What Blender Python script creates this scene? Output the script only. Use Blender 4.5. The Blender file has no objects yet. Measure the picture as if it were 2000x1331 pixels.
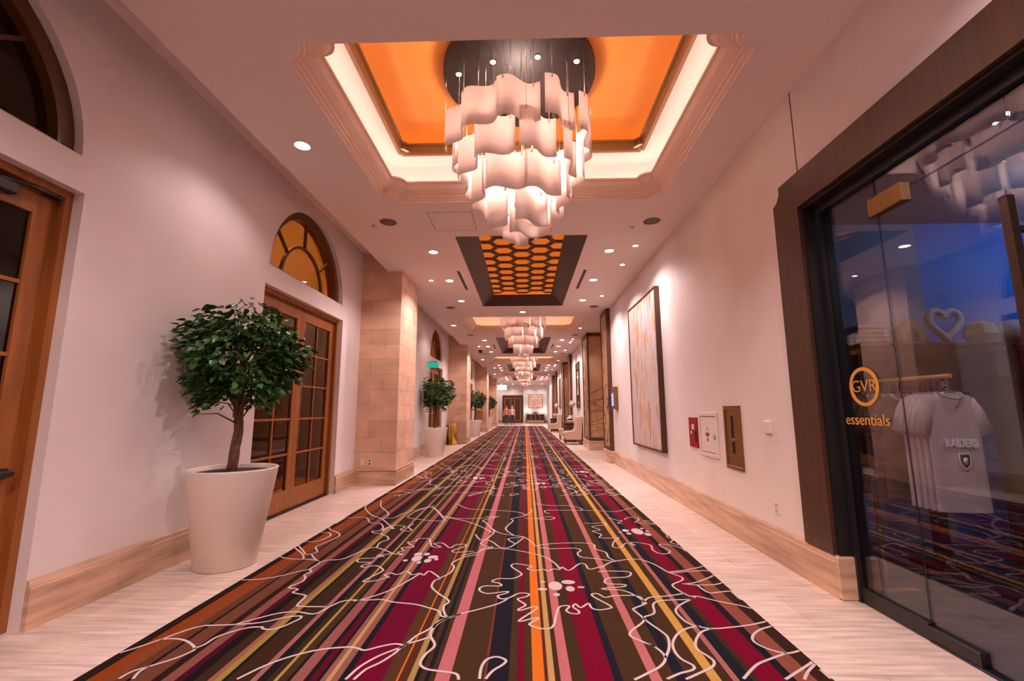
import bpy, bmesh, math, random
from mathutils import Vector, Matrix
R = random.Random(7)
PI = math.pi
scene = bpy.context.scene
COL = scene.collection

# ---------------------------------------------------------------- camera
H = 3.88; XL = -3.02; XR = 2.195; CAM_Z = 1.3
pitch, yaw, roll = 0.1531, 0.0279, -0.0028
fwd = Vector((-math.sin(yaw)*math.cos(pitch), math.cos(yaw)*math.cos(pitch), math.sin(pitch)))
r0 = Vector((math.cos(yaw), math.sin(yaw), 0)); u0 = r0.cross(fwd)
rt = r0*math.cos(roll) + u0*math.sin(roll); up = -r0*math.sin(roll) + u0*math.cos(roll)
cd = bpy.data.cameras.new('camera'); cam = bpy.data.objects.new('camera', cd); COL.objects.link(cam)
M4 = Matrix(((rt.x, up.x, -fwd.x, 0), (rt.y, up.y, -fwd.y, 0), (rt.z, up.z, -fwd.z, CAM_Z), (0, 0, 0, 1)))
cam.matrix_world = M4
cd.sensor_fit = 'HORIZONTAL'; cd.sensor_width = 36; cd.lens = 880.2/2000*36; cd.clip_start = 0.05; cd.clip_end = 200
scene.camera = cam

# ---------------------------------------------------------------- world, view
w = bpy.data.worlds.new('world'); scene.world = w; w.use_nodes = True
w.node_tree.nodes['Background'].inputs[0].default_value = (0.05, 0.045, 0.05, 1)
w.node_tree.nodes['Background'].inputs[1].default_value = 0.2
vs = scene.view_settings
vs.view_transform = 'Standard'; vs.look = 'None'; vs.gamma = 1; vs.use_curve_mapping = False
vs.exposure = 1.15
scene.cycles.use_denoising = True
scene.cycles.use_adaptive_sampling = True; scene.cycles.adaptive_threshold = 0.06; scene.cycles.adaptive_min_samples = 20
scene.cycles.max_bounces = 8; scene.cycles.diffuse_bounces = 4; scene.cycles.glossy_bounces = 4
scene.cycles.transparent_max_bounces = 16; scene.cycles.transmission_bounces = 6
scene.cycles.sample_clamp_indirect = 4.0
scene.cycles.caustics_reflective = False; scene.cycles.caustics_refractive = False
LAMP = (1.0, 0.765, 0.75)       # colour of the room's lamps
E_DOWN = 66.0                  # watts of a recessed downlight
E_CHAND = 25.0

# ---------------------------------------------------------------- materials
def lin(c):
    return tuple(((v/12.92) if v <= 0.04045 else ((v+0.055)/1.055)**2.4) for v in c)
def hx(s, g=1.0):
    v = lin(tuple(int(s[i:i+2], 16)/255 for i in (0, 2, 4)))
    return tuple(min(1, x*g) for x in v)
MATS = {}
def mat(name, col, rough=0.6, metal=0.0, emit=None, es=0.0, noise=None, bump=None, spec=0.5, rnd=0.0, stretch=(1, 1, 1)):
    """noise=(scale, amount): brightness mottling; bump=(scale, strength); rnd: tone change from piece to piece"""
    if name in MATS: return MATS[name]
    m = bpy.data.materials.new(name); m.use_nodes = True; nt = m.node_tree; b = nt.nodes['Principled BSDF']
    b.inputs['Base Color'].default_value = (*col, 1); b.inputs['Roughness'].default_value = rough
    b.inputs['Metallic'].default_value = metal; b.inputs['Specular IOR Level'].default_value = spec
    if emit:
        b.inputs['Emission Color'].default_value = (*emit, 1); b.inputs['Emission Strength'].default_value = es
    if noise or bump or rnd:
        geo = nt.nodes.new('ShaderNodeNewGeometry'); mp = nt.nodes.new('ShaderNodeMapping')
        mp.inputs['Scale'].default_value = stretch; nt.links.new(geo.outputs['Position'], mp.inputs['Vector'])
    last = None
    if noise:
        n = nt.nodes.new('ShaderNodeTexNoise'); n.inputs['Scale'].default_value = noise[0]; n.inputs['Detail'].default_value = 5
        nt.links.new(mp.outputs[0], n.inputs['Vector'])
        r = nt.nodes.new('ShaderNodeMapRange'); r.inputs[1].default_value = 0.3; r.inputs[2].default_value = 0.7
        r.inputs[3].default_value = 1-noise[1]; r.inputs[4].default_value = 1+noise[1]
        nt.links.new(n.outputs[0], r.inputs[0]); last = r.outputs[0]
    if rnd:
        oi = nt.nodes.new('ShaderNodeObjectInfo'); r2 = nt.nodes.new('ShaderNodeMapRange')
        r2.inputs[3].default_value = 1-rnd; r2.inputs[4].default_value = 1+rnd
        nt.links.new(oi.outputs['Random'], r2.inputs[0])
        if last:
            mu = nt.nodes.new('ShaderNodeMath'); mu.operation = 'MULTIPLY'
            nt.links.new(last, mu.inputs[0]); nt.links.new(r2.outputs[0], mu.inputs[1]); last = mu.outputs[0]
        else: last = r2.outputs[0]
    if last:
        vm = nt.nodes.new('ShaderNodeVectorMath'); vm.operation = 'SCALE'; vm.inputs[0].default_value = col
        nt.links.new(last, vm.inputs['Scale']); nt.links.new(vm.outputs[0], b.inputs['Base Color'])
    if bump:
        n2 = nt.nodes.new('ShaderNodeTexNoise'); n2.inputs['Scale'].default_value = bump[0]; n2.inputs['Detail'].default_value = 4
        nt.links.new(mp.outputs[0], n2.inputs['Vector'])
        bp = nt.nodes.new('ShaderNodeBump'); bp.inputs['Strength'].default_value = bump[1]; bp.inputs['Distance'].default_value = 0.01
        nt.links.new(n2.outputs[0], bp.inputs['Height']); nt.links.new(bp.outputs[0], b.inputs['Normal'])
    MATS[name] = m
    return m
def glass(name, tint, ior=1.5, rough=0.0, boost=1.0):
    m = bpy.data.materials.new(name); m.use_nodes = True; nt = m.node_tree; nt.nodes.remove(nt.nodes['Principled BSDF'])
    out = nt.nodes['Material Output']; mx = nt.nodes.new('ShaderNodeMixShader'); fr = nt.nodes.new('ShaderNodeFresnel')
    ge = nt.nodes.new('ShaderNodeNewGeometry'); mi = nt.nodes.new('ShaderNodeMapRange'); mi.inputs[3].default_value = ior; mi.inputs[4].default_value = 1/ior
    nt.links.new(ge.outputs['Backfacing'], mi.inputs[0]); nt.links.new(mi.outputs[0], fr.inputs[0]); tr = nt.nodes.new('ShaderNodeBsdfTransparent'); tr.inputs[0].default_value = (*tint, 1)
    gl = nt.nodes.new('ShaderNodeBsdfGlossy'); gl.inputs['Roughness'].default_value = rough
    nt.links.new(fr.outputs[0], mx.inputs[0]); nt.links.new(tr.outputs[0], mx.inputs[1]); nt.links.new(gl.outputs[0], mx.inputs[2])
    nt.links.new(mx.outputs[0], out.inputs[0]); MATS[name] = m
    return m
def emis(name, col, s):
    m = bpy.data.materials.new(name); m.use_nodes = True; nt = m.node_tree; nt.nodes.remove(nt.nodes['Principled BSDF'])
    e = nt.nodes.new('ShaderNodeEmission'); e.inputs[0].default_value = (*col, 1); e.inputs[1].default_value = s
    nt.links.new(e.outputs[0], nt.nodes['Material Output'].inputs[0]); MATS[name] = m
    return m
def translucent(name, col, f=0.5):
    m = bpy.data.materials.new(name); m.use_nodes = True; nt = m.node_tree; nt.nodes.remove(nt.nodes['Principled BSDF'])
    d = nt.nodes.new('ShaderNodeBsdfDiffuse'); t = nt.nodes.new('ShaderNodeBsdfTranslucent'); mx = nt.nodes.new('ShaderNodeMixShader')
    d.inputs[0].default_value = (*col, 1); t.inputs[0].default_value = (*col, 1); mx.inputs[0].default_value = f
    nt.links.new(d.outputs[0], mx.inputs[1]); nt.links.new(t.outputs[0], mx.inputs[2]); nt.links.new(mx.outputs[0], nt.nodes['Material Output'].inputs[0])
    MATS[name] = m
    return m
PLASTER = mat('plaster', (.78, .70, .68), .8, noise=(1.6, .05), bump=(30, .05))
CEIL = mat('ceiling_paint', (.86, .75, .72), .85)
TRAV = mat('travertine', (.73, .60, .53), .3, noise=(2.6, .26), rnd=.07, stretch=(1.0, 11, 3))
TRAVB = mat('travertine_base', (.58, .37, .25), .35, noise=(2.0, .3), rnd=.05, stretch=(1, .8, 9))
STONE = mat('stone_tile', (.70, .44, .30), .55, noise=(2.5, .14), rnd=.1, stretch=(1, 1, 1.6))
GROUT = mat('grout', (.30, .20, .15), .9)
WOOD = mat('door_wood', (.31, .10, .02), .35, noise=(3, .2), stretch=(6, 6, .6))
WOODD = mat('dark_wood', (.085, .032, .014), .4, noise=(3, .2), stretch=(6, 6, .6))
WALNUT = mat('walnut', (.07, .029, .013), .38, noise=(4, .25), stretch=(8, 8, .5))
BLACK = mat('black_metal', (.012, .011, .012), .4)
DARKM = mat('dark_bronze', (.07, .045, .032), .35, .6)
BRONZE = mat('bronze_plate', (.24, .115, .03), .4, .5)
BRASS = mat('brass', (.72, .42, .10), .22, 1.0)
STEEL = mat('steel', (.55, .52, .5), .3, 1.0)
WHITE = mat('white_paint', (.75, .68, .66), .5)
RED = mat('red_paint', (.32, .004, .015), .4)
DGLASS = glass('door_glass', (.32, .27, .22), 1.55)
CGLASS = glass('clear_glass', (.84, .85, .90), 1.75)
VGLASS = glass('vase_glass', (.93, .93, .93), 1.3)
PANEL = translucent('white_glass_panel', (.93, .82, .78), .45)
COFBR = mat('coffer_brown', (.055, .028, .018), .45, noise=(3, .15))
GOLDP = mat('gold_paint', (.80, .29, .05), .5)
HEXW = mat('honeycomb_wood', (.10, .036, .014), .5)
LEDW = emis('led_white', (1.0, .68, .56), 8)
LEDO = emis('led_amber', (1.0, .55, .22), 4.4)
HEXL = emis('amber_cell_glow', (1.0, .21, .022), .30)  # glow put into the hexagon cells, standing in for light from the perimeter strip
MOULD = mat('tray_moulding', (.80, .60, .49), .6)
LENS = emis('downlight_lens', (1.0, .93, .90), 14)
PUCK = emis('puck_lens', (1.0, .95, .92), 30)
PLANTER = mat('planter_resin', (.84, .72, .64), .6, noise=(5, .03))
SOIL = mat('soil', (.03, .017, .01), .9, bump=(40, .8), noise=(40, .5))
BARK = mat('bark', (.16, .07, .035), .85, bump=(60, .8), noise=(25, .35))
LEAF = mat('leaf_green', (.055, .15, .035), .32, rnd=.35, noise=(9, .45))
LEATH = mat('tan_leather', (.56, .32, .17), .5, noise=(1.5, .1), bump=(5, .5))
CREAM = mat('cream_upholstery', (.66, .47, .33), .7)
DKUP = mat('dark_upholstery', (.07, .022, .018), .7)

# ---------------------------------------------------------------- mesh builder
class MB:
    def __init__(s): s.v = []; s.f = []; s.sm = []
    def add(s, vs, fs, smooth=False):
        o = len(s.v); s.v += [tuple(v) for v in vs]
        for f in fs: s.f.append(tuple(i+o for i in f)); s.sm.append(smooth)
        return s
    def box(s, x0, x1, y0, y1, z0, z1):
        return s.add([(x0, y0, z0), (x1, y0, z0), (x1, y1, z0), (x0, y1, z0), (x0, y0, z1), (x1, y0, z1), (x1, y1, z1), (x0, y1, z1)],
                     [(0, 3, 2, 1), (4, 5, 6, 7), (0, 1, 5, 4), (1, 2, 6, 5), (2, 3, 7, 6), (3, 0, 4, 7)])
    def bbox(s, x0, x1, y0, y1, z0, z1, b=.006):
        """box whose edges are chamfered by b"""
        def ring(z, i): return [(x0+i, y0+i, z), (x1-i, y0+i, z), (x1-i, y1-i, z), (x0+i, y1-i, z)]
        pts = ring(z0, b)+ring(z0+b, 0)+ring(z1-b, 0)+ring(z1, b); fs = [(3, 2, 1, 0), (12, 13, 14, 15)]
        for k in range(3):
            for i in range(4): fs.append((k*4+i, k*4+(i+1) % 4, k*4+4+(i+1) % 4, k*4+4+i))
        return s.add(pts, fs)
    def lathe(s, prof, c=(0, 0), n=24, smooth=True, ex=1.0, ey=1.0, caps=3):
        pts = []; fs = []
        for r, z in prof:
            for k in range(n): a = 2*PI*k/n; pts.append((c[0]+r*ex*math.cos(a), c[1]+r*ey*math.sin(a), z))
        for j in range(len(prof)-1):
            for k in range(n): fs.append((j*n+k, j*n+(k+1) % n, (j+1)*n+(k+1) % n, (j+1)*n+k))
        o = len(s.v); s.add(pts, fs, smooth)
        if prof[0][0] > 1e-4 and caps & 1: s.f.append(tuple(o+k for k in range(n))[::-1]); s.sm.append(False)
        if prof[-1][0] > 1e-4 and caps & 2: s.f.append(tuple(o+(len(prof)-1)*n+k for k in range(n))); s.sm.append(False)
        return s
    def tube(s, pts, r, n=8, smooth=True):
        pts = [Vector(p) for p in pts]; rr = r if isinstance(r, (list, tuple)) else [r]*len(pts); o = len(s.v); vv = []; ff = []
        ref = None
        for i, p in enumerate(pts):
            d = (pts[min(i+1, len(pts)-1)]-pts[max(i-1, 0)]).normalized()
            if ref is None: ref = d.orthogonal().normalized()
            ref = (ref-d*ref.dot(d)).normalized(); b = d.cross(ref)
            for k in range(n): a = 2*PI*k/n; vv.append(p+rr[i]*(math.cos(a)*ref+math.sin(a)*b))
        for i in range(len(pts)-1):
            for k in range(n): ff.append((i*n+k, i*n+(k+1) % n, (i+1)*n+(k+1) % n, (i+1)*n+k))
        s.add(vv, ff, smooth); L = len(pts)-1
        s.f.append(tuple(o+k for k in range(n))[::-1]); s.sm.append(False); s.f.append(tuple(o+L*n+k for k in range(n))); s.sm.append(False)
        return s
    def prism(s, poly, axis, a, b):
        """poly in the other two axes (order x,y,z without axis), extruded from a to b"""
        n = len(poly)
        def P(q, t):
            q = list(q); q.insert(axis, t); return tuple(q)
        return s.add([P(q, a) for q in poly]+[P(q, b) for q in poly], [tuple(range(n))[::-1], tuple(range(n, 2*n))]+[(i, (i+1) % n, n+(i+1) % n, n+i) for i in range(n)])
    def mesh(s, name, m):
        me = bpy.data.meshes.new(name); me.from_pydata(s.v, [], s.f)
        me.polygons.foreach_set('use_smooth', s.sm)
        ms = m if isinstance(m, (list, tuple)) else [m]
        for q in ms: me.materials.append(q)
        bm = bmesh.new(); bm.from_mesh(me); bmesh.ops.recalc_face_normals(bm, faces=bm.faces); bm.to_mesh(me); bm.free()
        return me
    def build(s, name, m, parent=None, loc=None, rot=None):
        return obj(name, s.mesh(name, m), parent, loc, rot)
def obj(name, me, parent=None, loc=None, rot=None):
    o = bpy.data.objects.new(name, me); COL.objects.link(o)
    if parent: o.parent = parent
    if loc: o.location = loc
    if rot: o.rotation_euler = rot
    return o
def tag(o, label=None, cat=None, group=None, kind=None):
    if label: o['label'] = label
    if cat: o['category'] = cat
    if group: o['group'] = group
    if kind: o['kind'] = kind
    return o
def thing(name, label, cat, loc=(0, 0, 0), rz=0, group=None):
    o = obj(name, None, None, loc, (0, 0, rz)); return tag(o, label, cat, group)
def struct(name, parent=None, loc=(0, 0, 0)):
    o = obj(name, None, parent, loc); o['kind'] = 'structure'; return o
def copy_tree(o, parent=None, loc=None):
    c = o.copy(); COL.objects.link(c); c.parent = parent
    if loc: c.location = loc
    for ch in list(o.children): copy_tree(ch, c)
    return c
def flat_fill(loops, to3, flip=False):
    """planar polygon with holes -> (verts, tris)"""
    bm = bmesh.new(); es = []
    for lp in loops:
        vs_ = [bm.verts.new((p[0], p[1], 0)) for p in lp]
        for i in range(len(vs_)): es.append(bm.edges.new((vs_[i], vs_[(i+1) % len(vs_)])))
    bmesh.ops.triangle_fill(bm, use_beauty=True, edges=es)
    bm.verts.index_update(); vs_ = [to3(v.co.x, v.co.y) for v in bm.verts]; fs = [tuple(v.index for v in f.verts) for f in bm.faces]; bm.free()
    return vs_, fs
def light(kind, name, loc, energy, col=LAMP, size=.05, parent=None, aim=None, angle=None, blend=.6):
    l = bpy.data.lights.new(name, kind); l.energy = energy; l.color = col; o = bpy.data.objects.new(name, l); COL.objects.link(o); o.location = loc
    if kind in ('POINT', 'SPOT'): l.shadow_soft_size = size
    if kind == 'SPOT': l.spot_size = angle or 2.0; l.spot_blend = blend
    if aim: o.rotation_euler = (Vector(aim)-Vector(loc)).to_track_quat('-Z', 'Y').to_euler()
    if parent: o.parent = parent
    return o
PER = 9.55
NTH = ['nearest', 'second', 'third', 'fourth', 'farthest']

LINES = """
-1.96,2.92 -1.76,2.94 -1.63,2.97 -1.52,3.04 -1.44,3.06 -1.42,3.03 -1.44,2.98 -1.48,2.91 -1.53,2.88 -1.58,2.89 -1.60,2.91 -1.67,2.90 -1.74,2.85 -1.79,2.78 -1.80,2.70 -1.83,2.65
-2.20,2.60 -2.15,2.66 -2.09,2.75 -2.05,2.82 -2.01,2.88 -1.96,2.92
-2.09,2.75 -2.02,2.76 -1.94,2.74 -1.86,2.69 -1.82,2.65 -1.82,2.62 -1.86,2.55 -1.93,2.48 -1.98,2.43 -1.99,2.37
-1.92,2.37 -1.94,2.43 -1.93,2.48
-1.41,2.38 -1.34,2.50 -1.25,2.59 -1.13,2.66 -0.99,2.69 -0.93,2.68 -0.88,2.66 -0.81,2.70 -0.74,2.73 -0.69,2.72
-0.88,2.39 -0.85,2.50 -0.79,2.60 -0.72,2.67 -0.68,2.71 -0.64,2.82 -0.59,2.89 -0.55,2.97 -0.50,3.05 -0.42,3.11
-0.84,2.39 -0.81,2.48 -0.76,2.54 -0.71,2.63 -0.68,2.72 -0.61,2.77 -0.56,2.81
-0.50,3.05 -0.55,2.95 -0.56,2.84 -0.51,2.72 -0.54,2.63 -0.55,2.54 -0.51,2.49 -0.43,2.47 -0.35,2.45 -0.33,2.40
-1.78,2.94 -1.67,3.04 -1.59,3.10 -1.49,3.12 -1.37,3.09 -1.33,3.14 -1.30,3.22 -1.24,3.30 -1.10,3.31 -0.99,3.32 -0.90,3.28 -0.75,3.25 -0.65,3.20 -0.57,3.15 -0.54,3.08 -0.49,3.06
-1.18,3.29 -1.09,3.36 -0.99,3.48 -0.92,3.63 -0.87,3.76 -0.85,3.82
-1.33,3.20 -1.50,3.20 -1.54,3.23 -1.55,3.36 -1.58,3.39 -1.66,3.42 -1.68,3.44 -1.67,3.49 -1.74,3.51 -1.75,3.55 -1.71,3.64 -1.73,3.73 -1.76,3.77 -1.74,3.85 -1.78,3.91 -1.77,4.04 -1.78,4.09 -1.86,4.14 -1.97,4.16
-2.20,3.66 -2.06,3.68 -1.94,3.75 -1.86,3.84 -1.78,3.91
-2.20,4.22 -2.10,4.17 -1.97,4.16 -2.03,4.29 -2.20,4.48
-1.78,4.09 -1.87,4.18 -1.95,4.29 -2.00,4.29 -2.08,4.40 -2.20,4.55
-1.96,4.29 -1.93,4.37 -2.01,4.51 -1.98,4.66 -1.94,4.88 -2.00,5.01 -2.14,5.14 -2.19,5.23
-2.20,4.68 -2.08,4.71 -2.04,4.90 -2.10,5.01 -2.20,5.03
-1.77,4.07 -1.74,4.13 -1.62,4.16 -1.56,4.29 -1.50,4.46 -1.42,4.50 -1.31,4.42 -1.20,4.32 -1.11,4.30 -1.18,4.36 -1.14,4.42 -1.18,4.50 -1.07,4.53 -1.17,4.68 -1.10,4.72 -1.09,4.80 -0.98,4.80 -0.90,4.55 -0.81,4.53 -0.90,4.64 -0.82,4.66 -0.74,4.53 -0.71,4.51 -0.68,4.60 -0.60,4.63 -0.58,4.56 -0.68,4.43 -0.65,4.37 -0.56,4.39 -0.48,4.41
-1.20,4.32 -1.28,4.30 -1.34,4.26 -1.27,4.26 -1.35,4.20 -1.46,4.18 -1.45,4.09 -1.33,4.08 -1.38,4.00 -1.35,3.96 -1.26,4.00 -1.18,3.92 -1.17,3.86 -1.24,3.68 -1.23,3.64 -1.15,3.67 -1.09,3.73 -1.07,3.74 -1.12,3.78 -1.09,3.83 -1.02,3.80 -0.97,3.88 -0.91,3.80 -0.85,3.83 -0.81,3.79 -0.79,3.88 -0.73,3.82 -0.67,3.72 -0.70,3.68 -0.70,3.56 -0.63,3.44 -0.53,3.31 -0.55,3.22 -0.52,3.10 -0.49,3.06
-1.42,4.50 -1.44,4.67 -1.39,4.77 -1.44,4.89 -1.53,4.99 -1.53,5.24 -1.45,5.18 -1.57,5.38 -1.73,5.64 -1.90,5.81 -2.08,6.11 -2.18,6.36 -2.20,6.73
-1.73,5.64 -1.71,5.82 -1.77,6.00 -1.97,6.36 -2.08,6.73
-2.20,5.41 -2.19,5.67 -1.95,5.71 -1.82,5.47 -1.68,5.42 -1.59,5.24 -1.59,5.10 -1.66,5.09 -1.61,5.01 -1.53,5.02 -1.56,5.18 -1.49,5.33 -1.36,5.30 -1.37,5.16 -1.30,5.10 -1.24,5.13 -1.31,5.27 -1.29,5.42
-1.71,5.67 -1.60,5.71 -1.54,5.96 -1.39,6.20 -1.25,6.42
-1.45,5.75 -1.42,6.04 -1.26,6.29 -1.02,5.75 -0.97,5.55 -1.25,5.61 -1.44,5.71
-1.25,6.33 -1.09,5.97 -0.99,5.69
0.28,3.93 0.22,3.95 0.18,3.90 0.14,3.94 0.07,3.91 0.01,3.95 0.05,4.01 -0.02,4.05 -0.10,4.07 -0.12,4.00 -0.04,3.85 -0.05,3.79 -0.11,3.73 -0.21,3.73 -0.26,3.67 -0.20,3.63 -0.19,3.58 -0.30,3.58 -0.34,3.54 -0.33,3.48 -0.27,3.44 -0.14,3.48 -0.14,3.45 -0.20,3.40 -0.17,3.35 -0.11,3.38 -0.05,3.45 0.02,3.44 0.00,3.39 -0.06,3.35 -0.01,3.27 -0.01,3.24 -0.05,3.19 -0.04,3.17 0.05,3.23 0.07,3.21 0.05,3.17 -0.04,3.04 -0.03,3.02 0.06,3.07 0.07,3.05 0.02,2.99 0.03,2.96 0.08,2.93 0.14,2.93 0.17,2.99 0.19,3.11 0.22,3.23 0.28,3.25 0.28,3.22 0.26,3.18 0.28,3.14 0.33,3.13 0.34,3.17 0.31,3.23 0.33,3.28 0.35,3.23 0.37,3.23 0.42,3.29 0.43,3.22 0.47,3.19 0.54,3.21 0.56,3.25 0.47,3.40 0.47,3.45 0.51,3.45 0.55,3.39 0.62,3.42 0.78,3.42 0.80,3.33
-0.12,3.37 -0.18,3.28 -0.30,3.19 -0.41,3.12 -0.48,3.06 -0.54,3.01 -0.56,2.92
0.28,3.93 0.30,4.00 0.35,3.92 0.45,4.08 0.50,4.07 0.52,3.95 0.63,4.02 0.65,4.00
0.28,3.93 0.25,4.08 0.17,4.25 0.02,4.38 -0.17,4.48 -0.32,4.50 -0.42,4.43
0.58,3.89 0.66,3.91 0.82,3.90 0.83,3.84 0.78,3.78 0.65,3.76 0.60,3.70 0.61,3.64 0.73,3.63 0.72,3.59 0.56,3.55 0.58,3.53 0.69,3.52 0.76,3.44 0.80,3.33 0.80,3.29 0.71,3.22 0.70,3.19 0.73,3.09 0.72,3.03 0.62,2.91 0.60,2.85 0.64,2.80 0.71,2.73
0.08,4.57 0.19,4.64 0.35,4.68 0.55,4.69 0.66,4.64 0.65,4.50 0.73,4.40 0.73,4.26 0.77,4.16
0.11,4.55 0.23,4.50 0.46,4.52 0.51,4.45 0.47,4.37 0.49,4.26 0.61,4.22 0.77,4.14
-0.33,4.56 -0.32,4.50 -0.44,4.65 -0.40,4.79 -0.34,5.04 -0.36,5.17 -0.46,5.47 -0.50,5.59 -0.35,5.76 -0.49,5.80
-0.36,5.20 -0.28,5.04 -0.12,4.94 -0.02,4.89 0.06,4.70 0.09,4.57
-0.53,4.98 -0.46,4.78 -0.40,4.79 -0.32,4.69 -0.25,4.54 -0.17,4.52 -0.10,4.65 -0.02,4.86
-0.12,4.94 -0.20,5.12 -0.22,5.26 -0.15,5.57 -0.17,5.67 -0.01,5.84 0.08,6.11 0.06,6.22
-0.02,4.89 -0.16,4.84 -0.17,4.77 -0.10,4.65
-0.58,4.28 -0.49,4.35 -0.43,4.39 -0.40,4.50 -0.32,4.50
-0.68,3.72 -0.61,3.84 -0.60,3.99 -0.63,4.08 -0.55,4.24 -0.42,4.32
-0.23,2.41 -0.23,2.51 -0.21,2.58 -0.16,2.61 -0.11,2.58 -0.12,2.54 -0.17,2.48 -0.20,2.41
-0.92,6.47 -0.74,6.21 -0.41,6.14 -0.10,6.03 0.01,5.84
0.12,6.57 0.34,6.44 0.58,6.44 0.73,6.28 0.69,6.15 0.29,6.15 0.25,6.03 0.30,5.96
-0.01,5.70 0.17,5.67 0.28,5.64 0.35,5.71 0.29,5.79 0.14,5.70
0.71,6.15 0.98,6.12 1.15,6.08 1.40,6.29 1.48,6.37
-1.00,5.75 -0.72,5.56 -0.51,5.31 -0.35,5.04
-1.06,5.83 -0.84,5.69 -0.55,5.69 -0.32,5.80
0.67,5.48 0.76,5.46 0.87,5.49 0.92,5.40 0.74,5.33 0.81,5.19 0.72,5.13 0.79,5.00 0.75,4.88 0.85,4.86 0.95,4.88 0.88,4.76 0.83,4.58 0.89,4.54 0.98,4.69 1.05,4.61 1.03,4.72 1.12,4.70 1.20,4.63 1.18,4.48 1.21,4.38 1.28,4.37 1.33,4.45 1.29,4.59 1.30,4.66 1.39,4.64 1.46,4.55 1.48,4.45
1.00,5.75 1.08,5.62 1.13,5.59 1.06,5.49 1.11,5.46
1.17,5.65 1.24,5.76 1.35,5.76 1.33,5.62 1.27,5.53 1.38,5.46 1.48,5.44 1.38,5.59 1.47,5.59
1.48,5.20 1.48,5.02 1.45,4.92 1.48,4.82 1.42,4.72 1.48,4.64
0.62,3.99 0.72,4.12 0.85,4.19 0.98,4.21 1.05,4.14 1.10,4.03 1.14,3.90 1.21,3.79 1.19,3.72 1.09,3.63 1.10,3.53 1.14,3.43 1.20,3.42 1.31,3.34 1.42,3.28 1.48,3.23
1.14,3.90 1.28,3.94 1.48,4.04
1.16,3.88 1.29,3.91 1.45,3.94 1.48,3.92
1.17,3.65 1.28,3.68 1.48,3.83
1.18,3.65 1.28,3.63 1.40,3.64 1.48,3.68
1.27,3.62 1.30,3.49 1.38,3.50 1.47,3.52 1.48,3.48 1.47,3.41 1.48,3.37
0.78,3.29 0.85,3.39 0.97,3.42 1.07,3.45 1.13,3.48
1.18,3.42 1.13,3.37 1.04,3.36 0.91,3.34 0.85,3.28 0.82,3.15 0.74,3.09 0.75,3.02 0.79,2.92 0.81,2.84 0.78,2.72 0.73,2.62
1.17,3.40 1.03,3.28 0.97,3.19 0.97,3.09 1.00,3.00 1.10,2.95 1.23,2.97 1.35,3.00 1.48,3.05
1.05,2.98 0.96,2.95 0.88,2.88 0.82,2.78 0.80,2.69 0.81,2.61 0.85,2.55 0.83,2.51 0.76,2.48 0.68,2.43
1.10,2.95 1.02,2.90 0.95,2.79 0.93,2.71 0.96,2.64 0.97,2.59 0.94,2.54 0.85,2.48 0.77,2.43
0.68,2.77 0.72,2.70 0.73,2.62 0.68,2.54 0.59,2.47 0.52,2.42
1.48,2.99 1.38,2.94 1.30,2.86 1.28,2.79 1.32,2.72 1.39,2.68 1.48,2.71
1.39,2.68 1.27,2.62 1.17,2.56 1.05,2.44
1.48,2.60 1.38,2.53 1.25,2.44
1.48,2.58 1.40,2.51 1.34,2.44
1.48,2.53 1.47,2.45
"""
DOTS = [(-0.962, 4.194, 0.043, 0.081), (-0.976, 4.305, 0.037, 0.054), (-0.898, 4.314, 0.027, 0.039), (-0.826, 4.233, 0.046, 0.044), (-0.784, 4.172, 0.018, 0.029), (-0.853, 4.135, 0.032, 0.05), (-0.919, 4.088, 0.02, 0.032), (-1.049, 4.138, 0.021, 0.025), (0.216, 3.59, 0.052, 0.085), (0.318, 3.666, 0.053, 0.041), (0.321, 3.537, 0.033, 0.05), (0.215, 3.43, 0.024, 0.029), (0.119, 3.525, 0.035, 0.025), (0.126, 3.667, 0.021, 0.019), (0.403, 3.568, 0.028, 0.016), (1.196, 5.127, 0.06, 0.123), (1.077, 5.158, 0.037, 0.055), (1.086, 5.035, 0.025, 0.042), (1.277, 5.013, 0.035, 0.063), (1.273, 5.245, 0.018, 0.034), (1.303, 5.135, 0.021, 0.027), (1.004, 5.086, 0.015, 0.027)]
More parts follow.
